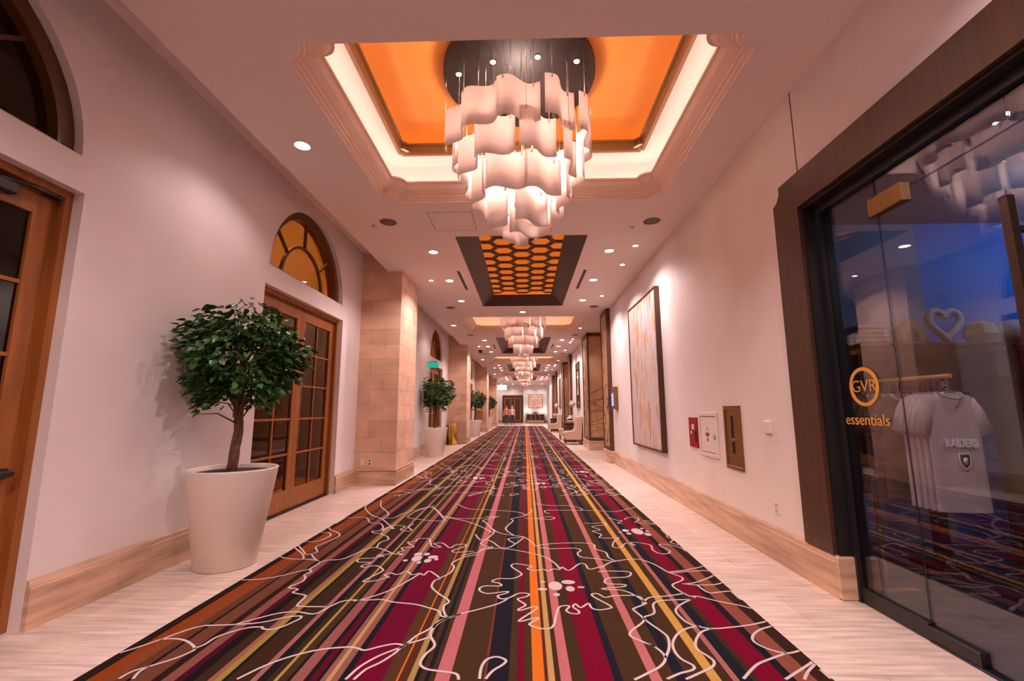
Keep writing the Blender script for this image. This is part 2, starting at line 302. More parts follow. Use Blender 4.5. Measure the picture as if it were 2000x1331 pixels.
STRIPES = [(-2.142, '281913'), (-2.079, '96410f'), (-2.004, '8a4a22'), (-1.948, '6a3c24'), (-1.929, '140e0e'), (-1.823, '73452f'), (-1.773, '2d1912'), (-1.71, '8c5546'), (-1.673, '4a0420'), (-1.616, '17120f'), (-1.548, '3c2616'), (-1.516, 'a06450'), (-1.482, 'a58c3c'), (-1.46, '181818'), (-1.342, '3c2616'), (-1.31, 'a86a5e'), (-1.267, '181818'), (-1.229, '3c2616'), (-1.211, 'b39a4a'), (-1.167, '46301a'), (-1.148, '181818'), (-1.086, '9b5a50'), (-1.067, '181818'), (-1.055, '181818'), (-1.023, '5c0420'), (-1.002, '181818'), (-0.974, '96604f'), (-0.952, 'c4a060'), (-0.918, '96604f'), (-0.88, '1a1820'), (-0.706, '6e0028'), (-0.637, '55371e'), (-0.625, 'e87820'), (-0.581, '552d1e'), (-0.55, 'af914b'), (-0.525, '1c1a1c'), (-0.501, '46301a'), (-0.476, '1a1a20'), (-0.451, '46301a'), (-0.376, 'c87373'), (-0.215, '4b321c'), (-0.202, '783c2d'), (-0.09, '1e1c26'), (-0.053, '4a341c'), (-0.013, '780028'), (0.024, '4a341c'), (0.083, 'eb7d23'), (0.105, '5a3220'), (0.134, 'cda55f'), (0.136, 'cda55f'), (0.161, '46301a'), (0.217, 'cd7873'), (0.286, '46301a'), (0.418, '7d0028'), (0.463, '1c1e28'), (0.599, '4b321c'), (0.654, 'c87870'), (0.723, '4b321c'), (0.779, '1c1e28'), (0.883, '4b321c'), (0.938, 'd7a54b'), (0.993, '46301a'), (1.021, 'b46e5f'), (1.09, '1c1e28'), (1.118, '3c3018'), (1.249, '7d0028'), (1.298, '1a1c24'), (1.394, '96553f'), (1.484, '3a2416')]

# ================================================================ SETTING
Y0, Y1 = -5.0, 46.6
# ---- floor slab with travertine tiles
floor = MB().box(-3.4, 4.2, Y0, Y1+.3, -.10, -.012).build('floor', GROUT); floor['kind'] = 'structure'
rest = MB()
tile_cache = {}
def tile(x0, x1, y0, y1, single):
    g = .0022
    if single:
        key = (round(x1-x0, 3), round(y1-y0, 3))
        if key not in tile_cache:
            tile_cache[key] = MB().bbox(g, x1-x0-g, g, y1-y0-g, -.02, 0, .0015).mesh('tile', TRAV)
        obj('tile', tile_cache[key], floor, (x0, y0, 0))
    else: rest.bbox(x0+g, x1-g, y0+g, y1-g, -.02, 0, .0015)
y = Y0; i = 0
while y < 37.6:
    single = 1.4 < y < 22
    a, b = (-3.16, -2.205)
    c = a+(.62 if i % 2 else .34)
    tile(a, c, y, y+.5, single); tile(c, b, y, y+.5, single)
    a, b = (1.482, 2.33)
    c = a+(.60 if i % 2 else .28)
    tile(a, c, y, y+.5, single); tile(c, b, y, y+.5, single)
    y += .5; i += 1
# shop threshold and niche floors, and the stone floor beyond the carpet
for x in (2.33, 2.93, 3.53):
    yy = -3.0
    while yy < 16.8: tile(x, x+.6, yy, yy+.6, False); yy += .6
x = -3.16
while x < 4.0:
    yy = 37.6
    while yy < 46.6: tile(x, x+.6, yy, min(yy+.6, 46.7), False); yy += .6
    x += .6
rr = rest.build('far_tiles', TRAV, floor); rr['kind'] = 'stuff'

# ---- carpet
cm = bpy.data.materials.new('carpet_stripes'); cm.use_nodes = True; nt = cm.node_tree; b = nt.nodes['Principled BSDF']
b.inputs['Roughness'].default_value = .95; b.inputs['Specular IOR Level'].default_value = .1
geo = nt.nodes.new('ShaderNodeNewGeometry'); sx = nt.nodes.new('ShaderNodeSeparateXYZ'); nt.links.new(geo.outputs['Position'], sx.inputs[0])
def chan():
    # nested mix chain of colour ramps (32 stops each at most)
    ramps = []
    n = len(STRIPES); per = 24
    for s0 in range(0, n, per):
        seg = STRIPES[s0:s0+per]; lo = STRIPES[s0-1][0] if s0 else -2.21; hi = seg[-1][0]
        mr = nt.nodes.new('ShaderNodeMapRange'); mr.inputs[1].default_value = lo; mr.inputs[2].default_value = hi
        nt.links.new(sx.outputs[0], mr.inputs[0]); cr = nt.nodes.new('ShaderNodeValToRGB'); cr.color_ramp.interpolation = 'CONSTANT'
        el = cr.color_ramp.elements; pos = lo
        for j, (x1, c) in enumerate(seg):
            p = (pos-lo)/(hi-lo)
            e = el[0] if j == 0 else (el[1] if j == 1 else el.new(p))
            e.position = p; v = hx(c); e.color = (min(1, v[0]*CG[0]), min(1, v[1]*CG[1]), min(1, v[2]*CG[2]), 1); pos = x1
        nt.links.new(mr.outputs[0], cr.inputs[0]); ramps.append((lo, cr))
    out = ramps[0][1].outputs[0]
    for lo, cr in ramps[1:]:
        gt = nt.nodes.new('ShaderNodeMath'); gt.operation = 'GREATER_THAN'; gt.inputs[1].default_value = lo; nt.links.new(sx.outputs[0], gt.inputs[0])
        mx = nt.nodes.new('ShaderNodeMixRGB'); nt.links.new(gt.outputs[0], mx.inputs[0]); nt.links.new(out, mx.inputs[1]); nt.links.new(cr.outputs[0], mx.inputs[2]); out = mx.outputs[0]
    return out
CG = (.78, .8, .92)
co = chan()
no = nt.nodes.new('ShaderNodeTexNoise'); no.inputs['Scale'].default_value = 160; no.inputs['Detail'].default_value = 3; nt.links.new(geo.outputs['Position'], no.inputs['Vector'])
mr = nt.nodes.new('ShaderNodeMapRange'); mr.inputs[1].default_value = .3; mr.inputs[2].default_value = .7; mr.inputs[3].default_value = .75; mr.inputs[4].default_value = 1.25; nt.links.new(no.outputs[0], mr.inputs[0])
vm = nt.nodes.new('ShaderNodeVectorMath'); vm.operation = 'SCALE'; nt.links.new(co, vm.inputs[0]); nt.links.new(mr.outputs[0], vm.inputs['Scale'])
nt.links.new(vm.outputs[0], b.inputs['Base Color'])
bp = nt.nodes.new('ShaderNodeBump'); bp.inputs['Strength'].default_value = .5; bp.inputs['Distance'].default_value = .004; nt.links.new(no.outputs[0], bp.inputs['Height']); nt.links.new(bp.outputs[0], b.inputs['Normal'])
carpet = MB().bbox(-2.207, 1.484, Y0, 37.62, -.004, .007, .003).build('carpet', cm)
tag(carpet, 'long striped crimson, brown, orange and navy corridor carpet with white flower outlines', 'carpet')
CREAMY = mat('woven_white', (.60, .51, .50), .95)
ptn = MB(); z = .0085; hw = .0076
def catmull(p, n=4):
    o = []
    for i in range(len(p)-1):
        a, b_, c, d = p[max(i-1, 0)], p[i], p[i+1], p[min(i+2, len(p)-1)]
        for k in range(n):
            t = k/n
            o.append(tuple(.5*((2*b_[j])+(c[j]-a[j])*t+(2*a[j]-5*b_[j]+4*c[j]-d[j])*t*t+(3*b_[j]-a[j]-3*c[j]+d[j])*t**3) for j in (0, 1)))
    o.append(p[-1]); return o
CPER = 4.72
paths = [catmull([tuple(map(float, q.split(','))) for q in l.split()]) for l in LINES.strip().split('\n')]
for rep in range(-1, 8):
    dy = rep*CPER
    if rep == -1: dy = -CPER
    for p in paths:
        q = [(min(max(a, -2.195), 1.472), b_+dy) for a, b_ in p]
        if q[0][1] > 37.4 or max(v[1] for v in q) > 37.5 or min(v[1] for v in q) < Y0: continue
        L_, Rr = [], []
        for i in range(len(q)):
            a, c = q[max(i-1, 0)], q[min(i+1, len(q)-1)]; dx, dyy = c[0]-a[0], c[1]-a[1]; l = math.hypot(dx, dyy) or 1
            L_.append((q[i][0]-dyy/l*hw, q[i][1]+dx/l*hw, z)); Rr.append((q[i][0]+dyy/l*hw, q[i][1]-dx/l*hw, z))
        n = len(q); ptn.add(L_+Rr, [(i, i+1, n+i+1, n+i) for i in range(n-1)])
    for cx, cy, rx, ry in DOTS:
        if cy+dy > 37.4: continue
        ptn.add([(cx+rx*math.cos(2*PI*k/14), cy+dy+ry*math.sin(2*PI*k/14), z+.0005) for k in range(14)], [tuple(range(14))])
pt = ptn.build('woven_flower_lines', CREAMY, carpet); pt['kind'] = 'stuff'; pt['label'] = 'white woven flower outlines and winding lines'

# ---- ceiling with openings
def notch(x0, x1, y0, y1, r, d=0, n=6):
    """rectangle inset by d whose four corners are bitten by a quarter circle"""
    x0 += d; x1 -= d; y0 += d; y1 -= d; o = []
    for cx, cy, a0 in ((x0, y0, PI/2), (x1, y0, PI), (x1, y1, 1.5*PI), (x0, y1, 0)):
        for k in range(n+1):
            a = a0-PI/2*k/n; o.append((cx+r*math.cos(a), cy+r*math.sin(a)))
    return o
TRAYS = [(-1.74, 1.68, 2.81+PER*k, 5.30+PER*k) for k in range(4)]
HEXS = [(-1.03, .955, 6.43+PER*k, 11.05+PER*k) for k in range(4)]
loops = [[(-2.55, Y0), (XR, Y0), (XR, 12.3), (3.6, 12.3), (3.6, 15.1), (XR, 15.1)]]
for k in (1, 2): loops[0] += [(XR, 12.3+PER*k), (3.6, 12.3+PER*k), (3.6, 15.1+PER*k), (XR, 15.1+PER*k)]
loops[0] += [(XR, Y1), (-2.55, Y1)]
for t in TRAYS: loops.append(notch(*t, .135))
for x0, x1, y0, y1 in HEXS: loops.append([(x0, y0), (x1, y0), (x1, y1), (x0, y1)])
cb = MB(); cb.add(*flat_fill(loops, lambda a, c: (a, c, H)))
cb.add([(-2.55, Y0, H), (-2.55, Y1, H), (-2.55, Y1, 4.23), (-2.55, Y0, 4.23)], [(0, 1, 2, 3)])
cb.add([(-2.55, Y0, 4.23), (-2.55, Y1, 4.23), (-3.3, Y1, 4.23), (-3.3, Y0, 4.23)], [(0, 1, 2, 3)])
ceil = cb.build('ceiling', CEIL); ceil['kind'] = 'structure'

# ---- left wall, bay by bay, with door and arched window openings
ZD, ZS = 2.78, 3.03
def bay_wall(y0, y1, centres, idx):
    hw_, ra = 1.135, 1.08
    out = [(y0, 0)]
    for c in centres: out += [(c-hw_, 0), (c-hw_, ZD), (c+hw_, ZD), (c+hw_, 0)]
    out += [(y1, 0), (y1, 4.23), (y0, 4.23)]
    lps = [out]; arcs = []
    for c in centres:
        arc = [(c-ra*math.cos(PI*k/28), ZS+ra*math.sin(PI*k/28)*.955) for k in range(29)]; lps.append(arc); arcs.append(arc)
    m = MB(); m.add(*flat_fill(lps, lambda a, z_: (XL, a, z_)))
    D = XL-.30
    for c in centres:
        a, b_ = c-hw_, c+hw_
        m.add([(XL, a, 0), (D, a, 0), (D, a, ZD), (XL, a, ZD), (XL, b_, 0), (D, b_, 0), (D, b_, ZD), (XL, b_, ZD)], [(0, 1, 2, 3), (4, 5, 6, 7), (3, 2, 6, 7)])
    for arc in arcs:
        n = len(arc); m.add([(XL, *p) for p in arc]+[(D, *p) for p in arc], [(i, (i+1) % n, n+(i+1) % n, n+i) for i in range(n)])
    # back of the wall so the rooms behind stay dark
    m.add(*flat_fill(lps, lambda a, z_: (D, a, z_)))
    o = m.build('wall_left', PLASTER); o['kind'] = 'structure'; return o
COLS = [(8.1, 9.35), (17.75, 19.0), (27.3, 28.55), (36.85, 38.1)]
BAYS = [(Y0, 8.1, [1.695, 6.15]), (9.35, 17.75, [11.15, 15.35]), (19.0, 27.3, [20.7, 24.95]), (28.55, 36.85, [30.3, 34.5]), (38.1, Y1, [])]
for i, (a, c, cs) in enumerate(BAYS): bay_wall(a, c, cs, i)
# rooms behind the doors: a back wall and a floor, amber lit beyond the arches
AMBER = mat('amber_wall', (.72, .42, .12), .8, noise=(1.2, .12))
DIM = mat('dim_wall', (.10, .07, .05), .8)
rm = MB().box(-6.6, -6.5, Y0, 38, 0, 5.6).box(-6.5, -3.32, Y0, 38, -.05, 0).box(-6.5, -3.32, Y0, 38, 5.5, 5.6).box(-3.42, -3.33, Y0, 38, 4.24, 5.5).build('wall_room', AMBER); rm['kind'] = 'structure'
for a in (3.9, 9.0, 13.2, 18.4, 22.8, 27.9, 32.4): o = MB().box(-6.5, -3.33, a, a+.1, 0, 5.5).build('wall_room', DIM); o['kind'] = 'structure'
for yy, e in ((6.15, 42), (15.35, 42), (24.95, 40), (34.5, 40)):
    light('POINT', 'room_lamp', (-5.0, yy+.5, 4.9), e*7, (1, .62, .20), .2)

# ---- right wall
def wall_poly(name, outline, x, holes=()):
    m = MB(); m.add(*flat_fill([outline, *holes], lambda a, z_: (x, a, z_))); o = m.build(name, PLASTER); o['kind'] = 'structure'; return o
SH0, SH1, SHZ = -.6, 3.43, 2.88
wall_poly('wall_right', [(Y0, 0), (SH0, 0), (SH0, SHZ), (SH1, SHZ), (SH1, 0), (12.3, 0), (12.3, H), (Y0, H)], XR)
for k in range(3):
    a = 15.1+PER*k; c = 12.3+PER*(k+1) if k < 2 else Y1
    wall_poly('wall_right', [(a, 0), (c, 0), (c, H), (a, H)], XR)
    # niche between two leather pilasters: back and sides
    n0, n1 = 12.3+PER*k, 15.1+PER*k
    if k < 3:
        o = MB().add([(XR, n0, 0), (3.6, n0, 0), (3.6, n0, H), (XR, n0, H), (XR, n1, 0), (3.6, n1, 0), (3.6, n1, H), (XR, n1, H)], [(0, 1, 2, 3), (1, 5, 6, 2)]).build('wall_niche', PLASTER)
        o['kind'] = 'structure'
we = MB().box(-3.4, 3.6, Y1, Y1+.2, 0, 4.3).build('wall_end', PLASTER); we['kind'] = 'structure'
wb = MB().box(-3.4, 3.6, Y0-.2, Y0, 0, 4.3).build('wall_back', PLASTER); wb['kind'] = 'structure'
tr = MB().box(XR-.003, XR+.001, 3.421, 3.429, 3.17, H).build('trim_1', DARKM); tr['kind'] = 'structure'

# ---- baseboards of travertine blocks
def base_run(parent, x, s, y0, y1, L=1.86, first=None):
    """blocks along y at wall x, standing out in direction s"""
    yy = y0; step = first or L
    while yy < y1-.02:
        e = min(yy+step, y1); step = L
        pr_ = [(x, 0), (x+s*.034, 0), (x+s*.034, .235), (x+s*.028, .243), (x+s*.028, .25), (x+s*.022, .27), (x+s*.010, .285), (x, .285)]
        MB().prism(pr_, 1, yy+.001, e-.001).build('travertine_block', TRAVB, parent); yy = e
bl = struct('baseboard_left'); br = struct('baseboard_right')
for i, (a, c, cs) in enumerate(BAYS[:4]):
    ys = [a]
    for q in cs: ys += [q-1.135, q+1.135]
    ys.append(c)
    for j in range(0, len(ys), 2): base_run(bl, XL, 1, ys[j], ys[j+1], 1.3 if i else 1.0, .62 if (i == 0 and j == 2) else None)
base_run(bl, XL, 1, 38.1, Y1, 2)
base_run(br, XR, -1, SH1-.02, 11.42, 1.87, 1.30)
MB().bbox(XR-.034, 2.43, SH1-.055, SH1-.021, 0, .285, .012).build('travertine_block', TRAVB, br)
for k in range(3): base_run(br, XR, -1, 16.45+PER*k, 20.95+PER*k if k < 2 else Y1, 1.87)
be = struct('baseboard_end')
for x in (-3.0, -1.0, 1.0): MB().bbox(x-(.0 if x > -3 else .0), min(x+1.98, XR), Y1-.034, Y1, 0, .285, .01).build('travertine_block', TRAVB, be)

# ---- stone columns on the left
CX = -2.28
def make_column(y0, y1):
    t = thing('stone_column', 'square', 'column', (-2.65, y0, 0))
    ox, oy = -2.65, y0
    def loc(x0, x1, a, c, z0, z1): return (x0-ox, x1-ox, a-oy, c-oy, z0, z1)
    MB().box(*loc(XL, CX-.014, y0+.014, y1-.014, 0, H)).box(*loc(XL, -2.555, y0+.014, y1-.014, H, 4.23)).build('core', GROUT, t)
    hgt = (H-.285)/13; Lx = CX-XL; Ly = y1-y0; cache = {}
    def piece(ax, u0, u1, z0, z1, near=True):
        g = .0012
        if ax == 'x':
            yy = (y0, y0+.015) if near else (y1-.015, y1)
            return MB().bbox(*loc(u0+g, u1-g, *yy, z0+g, z1-g), .0015)
        return MB().bbox(*loc(CX-.0145, CX+.0005, u0+g, u1-g, z0+g, z1-g), .0015)
    for r in range(13):
        z0 = .285+r*hgt; z1 = z0+hgt
        c = XL+Lx*(.64 if r % 2 else .30)
        for a, b_ in ((XL, c), (c, CX)): piece('x', a, b_, z0, z1).build('stone_tile', STONE, t)
        cuts = [y0+.001, y0+Ly*(.5 if r % 2 else .72), y1]
        for a, b_ in zip(cuts, cuts[1:]): piece('y', a, b_, z0, z1).build('stone_tile', STONE, t)
        piece('x', XL, CX-.015, z0, z1, False).build('stone_tile', STONE, t)
    # the top that rises into the recessed bay
    MB().bbox(*loc(XL, -2.552, y0, y0+.015, H+.001, 4.23), .001).build('stone_tile', STONE, t)
    pr_ = lambda: MB().bbox(*loc(XL, CX+.02, y0-.02, y1+.02, 0, .235), .004).bbox(*loc(XL, CX+.014, y0-.014, y1+.014, .237, .283), .012)
    pr_().build('plinth', TRAVB, t)
    return t
c0 = make_column(*COLS[0])
c0['label'] = 'square stone-tiled column nearest the camera, with two outlets low on its face'
for k in (1, 2, 3):
    c = copy_tree(c0, None, (-2.65, COLS[k][0], 0))
    c['label'] = 'square stone-tiled column, %s along the left wall from the camera' % NTH[k] if k < 3 else 'square stone-tiled column farthest away on the left, beside the end wall'
for c in [c0]+[o for o in COL.objects if o.name.startswith('stone_column.')]: c['group'] = 'stone columns along the left wall'
# outlets on the first column
for x, lab, dk in ((-2.868, 'white blank outlet plate on the nearest stone column', False), (-2.742, 'white duplex power outlet on the nearest stone column', True)):
    t = thing('wall_outlet', lab, 'outlet', (x, 8.1, .395))
    MB().bbox(-.036, .036, -.008, 0, -.058, .058, .003).build('cover_plate', WHITE, t)
    if dk:
        for zz in (-.026, .026): MB().bbox(-.016, .016, -.0095, -.007, zz-.014, zz+.014, .001).build('socket', DARKM, t)
    else: MB().bbox(-.02, .02, -.010, -.007, -.04, .04, .001).build('insert', WHITE, t)

# ================================================================ DOORS AND ARCHED WINDOWS (left)
def make_door(c):
    t = struct('door_1', None, (XL, c, 0)); hw_ = 1.135
    # frame inside the opening
    fr = MB()
    for s in (-1, 1):
        fr.bbox(-.20, -.075, min(s*hw_, s*(hw_-.05)), max(s*hw_, s*(hw_-.05)), 0, ZD, .004)
        fr.bbox(-.22, -.13, min(s*(hw_-.05), s*(hw_-.085)), max(s*(hw_-.05), s*(hw_-.085)), 0, ZD-.05, .004)
    fr.bbox(-.20, -.075, -hw_+.05, hw_-.05, ZD-.055, ZD, .004).bbox(-.22, -.13, -hw_+.085, hw_-.085, ZD-.085, ZD-.055, .004)
    fr.build('door_frame', WOOD, t)
    MB().bbox(-.24, -.06, -hw_+.05, hw_-.05, 0, .012, .003).build('threshold', BLACK, t)
    W = hw_-.088
    for s in (-1, 1):
        a, b_ = (0.003, W) if s > 0 else (-W, -.003)
        lf = MB(); st = .105; X0, X1 = -.165, -.12
        zt = ZD-.09; gz0, gz1 = .27, zt-.13
        lf.bbox(X0, X1, a, a+st, .014, zt, .004).bbox(X0, X1, b_-st, b_, .014, zt, .004)
        lf.bbox(X0, X1, a+st, b_-st, .014, gz0, .004).bbox(X0, X1, a+st, b_-st, gz1, zt, .004)
        leaf = lf.build('door_leaf', WOOD, t)
        ga, gb = a+st, b_-st; mid = (ga+gb)/2; m_ = .013
        MB().bbox(X0+.006, X1-.004, mid-m_, mid+m_, gz0, gz1, .003).build('muntin', WOOD, leaf)
        rows = [gz0+(gz1-gz0)*k/5 for k in range(6)]
        for z_ in rows[1:-1]:
            MB().bbox(X0+.008, X1-.006, ga, mid-m_, z_-m_, z_+m_, .003).build('muntin', WOOD, leaf)
            MB().bbox(X0+.008, X1-.006, mid+m_, gb, z_-m_, z_+m_, .003).build('muntin', WOOD, leaf)
        for k in range(5):
            for p, q in ((ga, mid), (mid, gb)):
                MB().box(-.146, -.141, p, q, rows[k], rows[k+1]).build('glass_pane', DGLASS, leaf)
    return t
def push_bar(t, s):
    W = 1.135-.088; a, b_ = (.06, W-.02) if s > 0 else (-W+.02, -.06)
    bar = MB().bbox(-.118, -.10, a, a+.07, .90, .96, .004).bbox(-.118, -.10, b_-.07, b_, .90, .96, .004).bbox(-.10, -.06, a, b_, .91, .95, .01)
    o = bar.build('push_bar', BLACK, t); o['label'] = 'black horizontal push bar'
def door_closer(t):
    o = MB().bbox(-.118, -.06, .62, .80, ZD-.175, ZD-.10, .008).tube([(-.08, .70, ZD-.10), (-.05, .88, ZD-.085), (-.07, 1.03, ZD-.075)], .012).bbox(-.11, -.06, .98, 1.06, ZD-.085, ZD-.06, .004).build('door_closer', BLACK, t)
    o['label'] = 'black overhead door closer arm'
d0 = make_door(6.15); doors = [(d0, 6.15)]
for c in (1.695, 11.15, 15.35, 20.7, 24.95, 30.3, 34.5):
    d = copy_tree(d0, None, (XL, c, 0)); doors.append((d, c))
for i, (d, c) in enumerate(sorted(doors, key=lambda q: q[1])): d.name = 'door_%d' % (i+1)
nd = [d for d, c in doors if c == 1.695][0]
push_bar(nd, 1); push_bar(nd, -1); door_closer(nd)
lab = {1.695: 'wooden glazed double door at the left picture edge, with black push bar', 6.15: 'wooden glazed double door behind the nearest potted tree', 15.35: 'wooden glazed double door behind the second potted tree, under the green sign'}
for d, c in doors:
    if c in lab: d['label'] = lab[c]

WINW = mat('window_wood', (.10, .04, .018), .4)
AGLASS = glass('arch_glass', (.75, .62, .42), 1.45)
def make_arch(c):
    t = struct('window_1', None, (XL, c, ZS)); k_ = .955
    def arc(r, a0=0, a1=PI, n=28): return [(-r*math.cos(a0+(a1-a0)*k/n), r*math.sin(a0+(a1-a0)*k/n)*k_) for k in range(n+1)]
    def band(r0, r1, x0, x1, a0=0, a1=PI, n=28):
        A, B = arc(r0, a0, a1, n), arc(r1, a0, a1, n); m = len(A)
        v = [(x0, *p) for p in A]+[(x0, *p) for p in B]+[(x1, *p) for p in A]+[(x1, *p) for p in B]; f = []
        for i in range(m-1):
            for o_, rev in ((0, 0), (2*m, 1)): f.append((o_+i, o_+i+1, o_+m+i+1, o_+m+i))
            f.append((i, i+1, 2*m+i+1, 2*m+i)); f.append((m+i, m+i+1, 3*m+i+1, 3*m+i))
        f.append((0, m, 3*m, 2*m)); f.append((m-1, 2*m-1, 4*m-1, 3*m-1))
        return MB().add(v, f)
    fr = band(.97, 1.08, -.20, -.06); fr.bbox(-.20, -.06, -1.08, 1.08, 0, .045, .004); fr.build('window_frame', WINW, t)
    band(.565, .60, -.155, -.115).build('arch_muntin', WINW, t)
    for a in (40, 90, 140):
        a = math.radians(a); c_, s_ = math.cos(a), math.sin(a)*k_; nx, nz = -s_*.014, c_*.014
        p = [(.59*c_+nx, .59*s_+nz), (.98*c_+nx, .98*s_+nz), (.98*c_-nx, .98*s_-nz), (.59*c_-nx, .59*s_-nz)]
        MB().prism(p, 0, -.155, -.115).build('radial_muntin', WINW, t)
    half = arc(.57); MB().prism(half, 0, -.138, -.133).build('glass_pane', AGLASS, t)
    for a0, a1 in ((0, 40), (40, 90), (90, 140), (140, 180)):
        band(.595, .975, -.138, -.133, math.radians(a0), math.radians(a1), 10).build('glass_pane', AGLASS, t)
    return t
w0 = make_arch(6.13); wins = [(w0, 6.13)]
for c in (1.69, 11.13, 15.33, 20.68, 24.93, 30.28, 34.48): wins.append((copy_tree(w0, None, (XL, c, ZS)), c))
for i, (d, c) in enumerate(sorted(wins, key=lambda q: q[1])): d.name = 'window_%d' % (i+1)
for d, c in wins:
    if c == 6.13: d['label'] = 'arched fanlight window glowing amber above the nearest full double door'
    if c == 1.69: d['label'] = 'dark arched fanlight window at the upper left picture edge'
    if c == 15.33: d['label'] = 'amber arched fanlight window above the green sign'
# green exit sign on a bracket by the second bay's door
GREEN = emis('sign_green', (.02, .60, .36), .35)
t = thing('exit_sign', 'small glowing green sign hung above the second potted tree', 'sign', (XL, 13.9, 2.72))
MB().bbox(.02, .34, -.012, .012, -.11, .05, .004).build('lit_panel', GREEN, t)
MB().tube([(0, 0, .07), (.18, 0, .07)], .012).bbox(.06, .30, -.02, .02, .05, .09, .004).build('bracket', STEEL, t)

# ================================================================ CEILING TRAYS, CHANDELIERS, HONEYCOMB COFFERS
def make_tray(k):
    x0, x1, y0, y1 = TRAYS[0]; ox, oy = (x0+x1)/2, (y0+y1)/2
    t = thing('ceiling_tray', 'x', 'ceiling tray', (ox, oy+PER*k, H))
    def loft(prof, name, m, closed_top=None, nr=.135):
        mb = MB(); n = None; base = []
        for d, z_ in prof:
            lp = notch(x0-ox, x1-ox, y0-oy, y1-oy, nr, d); n = len(lp); base.append([(p[0], p[1], z_-H) for p in lp])
        v = [p for lp in base for p in lp]; f = []
        for j in range(len(base)-1):
            for i in range(n): f.append((j*n+i, j*n+(i+1) % n, (j+1)*n+(i+1) % n, (j+1)*n+i))
        mb.add(v, f)
        if closed_top: mb.add(base[-1], [tuple(range(n))])
        return mb.build(name, m, t)
    loft([(0, H), (.004, 3.895), (.022, 3.905), (.034, 3.925), (.05, 3.93)], 'lower_moulding', MOULD)
    loft([(.05, 3.93), (.055, 3.945), (.085, 3.965), (.125, 4.0), (.15, 4.04), (.158, 4.05), (.175, 4.052), (.175, 4.075), (.15, 4.08), (-.06, 4.08), (-.06, 4.09)], 'cove_moulding', MOULD)
    loft([(-.06, 4.09), (-.06, 4.40), (.236, 4.40)], 'cove_wall', WHITE)
    loft([(.225, 4.402), (.225, 4.375), (.265, 4.375), (.272, 4.40), (.272, 4.47), (.30, 4.475), (.30, 4.50), (.25, 4.505), (.25, 4.43), (.02, 4.42), (.02, 4.43)], 'bronze_rim', mat('tray_rim', (.22, .10, .03), .4), nr=.045)
    loft([(.02, 4.43), (.02, 4.66)], 'upper_wall', GOLDP)
    mb = MB(); lp = notch(x0-ox, x1-ox, y0-oy, y1-oy, .135, .02); mb.add([(p[0], p[1], 4.66-H) for p in lp], [tuple(range(len(lp)))]); mb.build('gold_ceiling', GOLDP, t)
    for d0, d1, z_, m, nm in ((.03, .06, 4.095, LEDW, 'cove_light_strip'), (.07, .10, 4.435, LEDO, 'upper_light_strip')):
        A = notch(x0-ox, x1-ox, y0-oy, y1-oy, .135, d0); B = notch(x0-ox, x1-ox, y0-oy, y1-oy, .135, d1); n = len(A)
        MB().add([(*p, z_-H) for p in A]+[(*p, z_-H) for p in B], [(i, (i+1) % n, n+(i+1) % n, n+i) for i in range(n)]).build(nm, m, t)
    return t
trays = [make_tray(0)]
for k in (1, 2, 3): trays.append(copy_tree(trays[0], None, (trays[0].location.x, trays[0].location.y+PER*k, H)))
for k, t in enumerate(trays):
    if k:
        for c in t.children:
            if c.name.startswith('cove_light'): c.data = c.data.copy(); c.data.materials[0] = LEDO
    t['label'] = ('moulded ceiling recess with glowing cove and orange centre, %s to the camera' if k in (0,) else 'moulded ceiling recess with glowing cove, %s from the camera') % (NTH[k] if k < 3 else 'farthest'); t['group'] = 'lit ceiling recesses'

def s_panel(wd, ht, amp, ph):
    n = 14; th = .005; A = []; B = []
    for i in range(n+1):
        u = -1+2*i/n; x = u*wd/2; y_ = amp*math.sin(PI*u*.95+ph)
        dy = amp*math.cos(PI*u*.95+ph)*PI*.95*2/wd; l = math.hypot(1, dy); nx, ny = -dy/l*th/2, 1/l*th/2
        A.append((x+nx, y_+ny)); B.append((x-nx, y_-ny))
    m = MB(); N = n+1
    v = [(*p, 0) for p in A]+[(*p, -ht) for p in A]+[(*p, 0) for p in B]+[(*p, -ht) for p in B]; f = []
    for i in range(n): f += [(i, i+1, N+i+1, N+i), (2*N+i, 2*N+i+1, 3*N+i+1, 3*N+i), (i, i+1, 2*N+i+1, 2*N+i), (N+i, N+i+1, 3*N+i+1, 3*N+i)]
    f += [(0, N, 3*N, 2*N), (n, N+n, 3*N+n, 2*N+n)]
    m.add(v, f, True)
    return m.mesh('glass_panel', PANEL)
ZC = 4.55     # canopy underside
TIERS = [(.66, 11, 4.07, .36), (.54, 9, 3.81, .36), (.40, 7, 3.56, .35), (.25, 4, 3.32, .34), (.09, 2, 3.17, .27)]
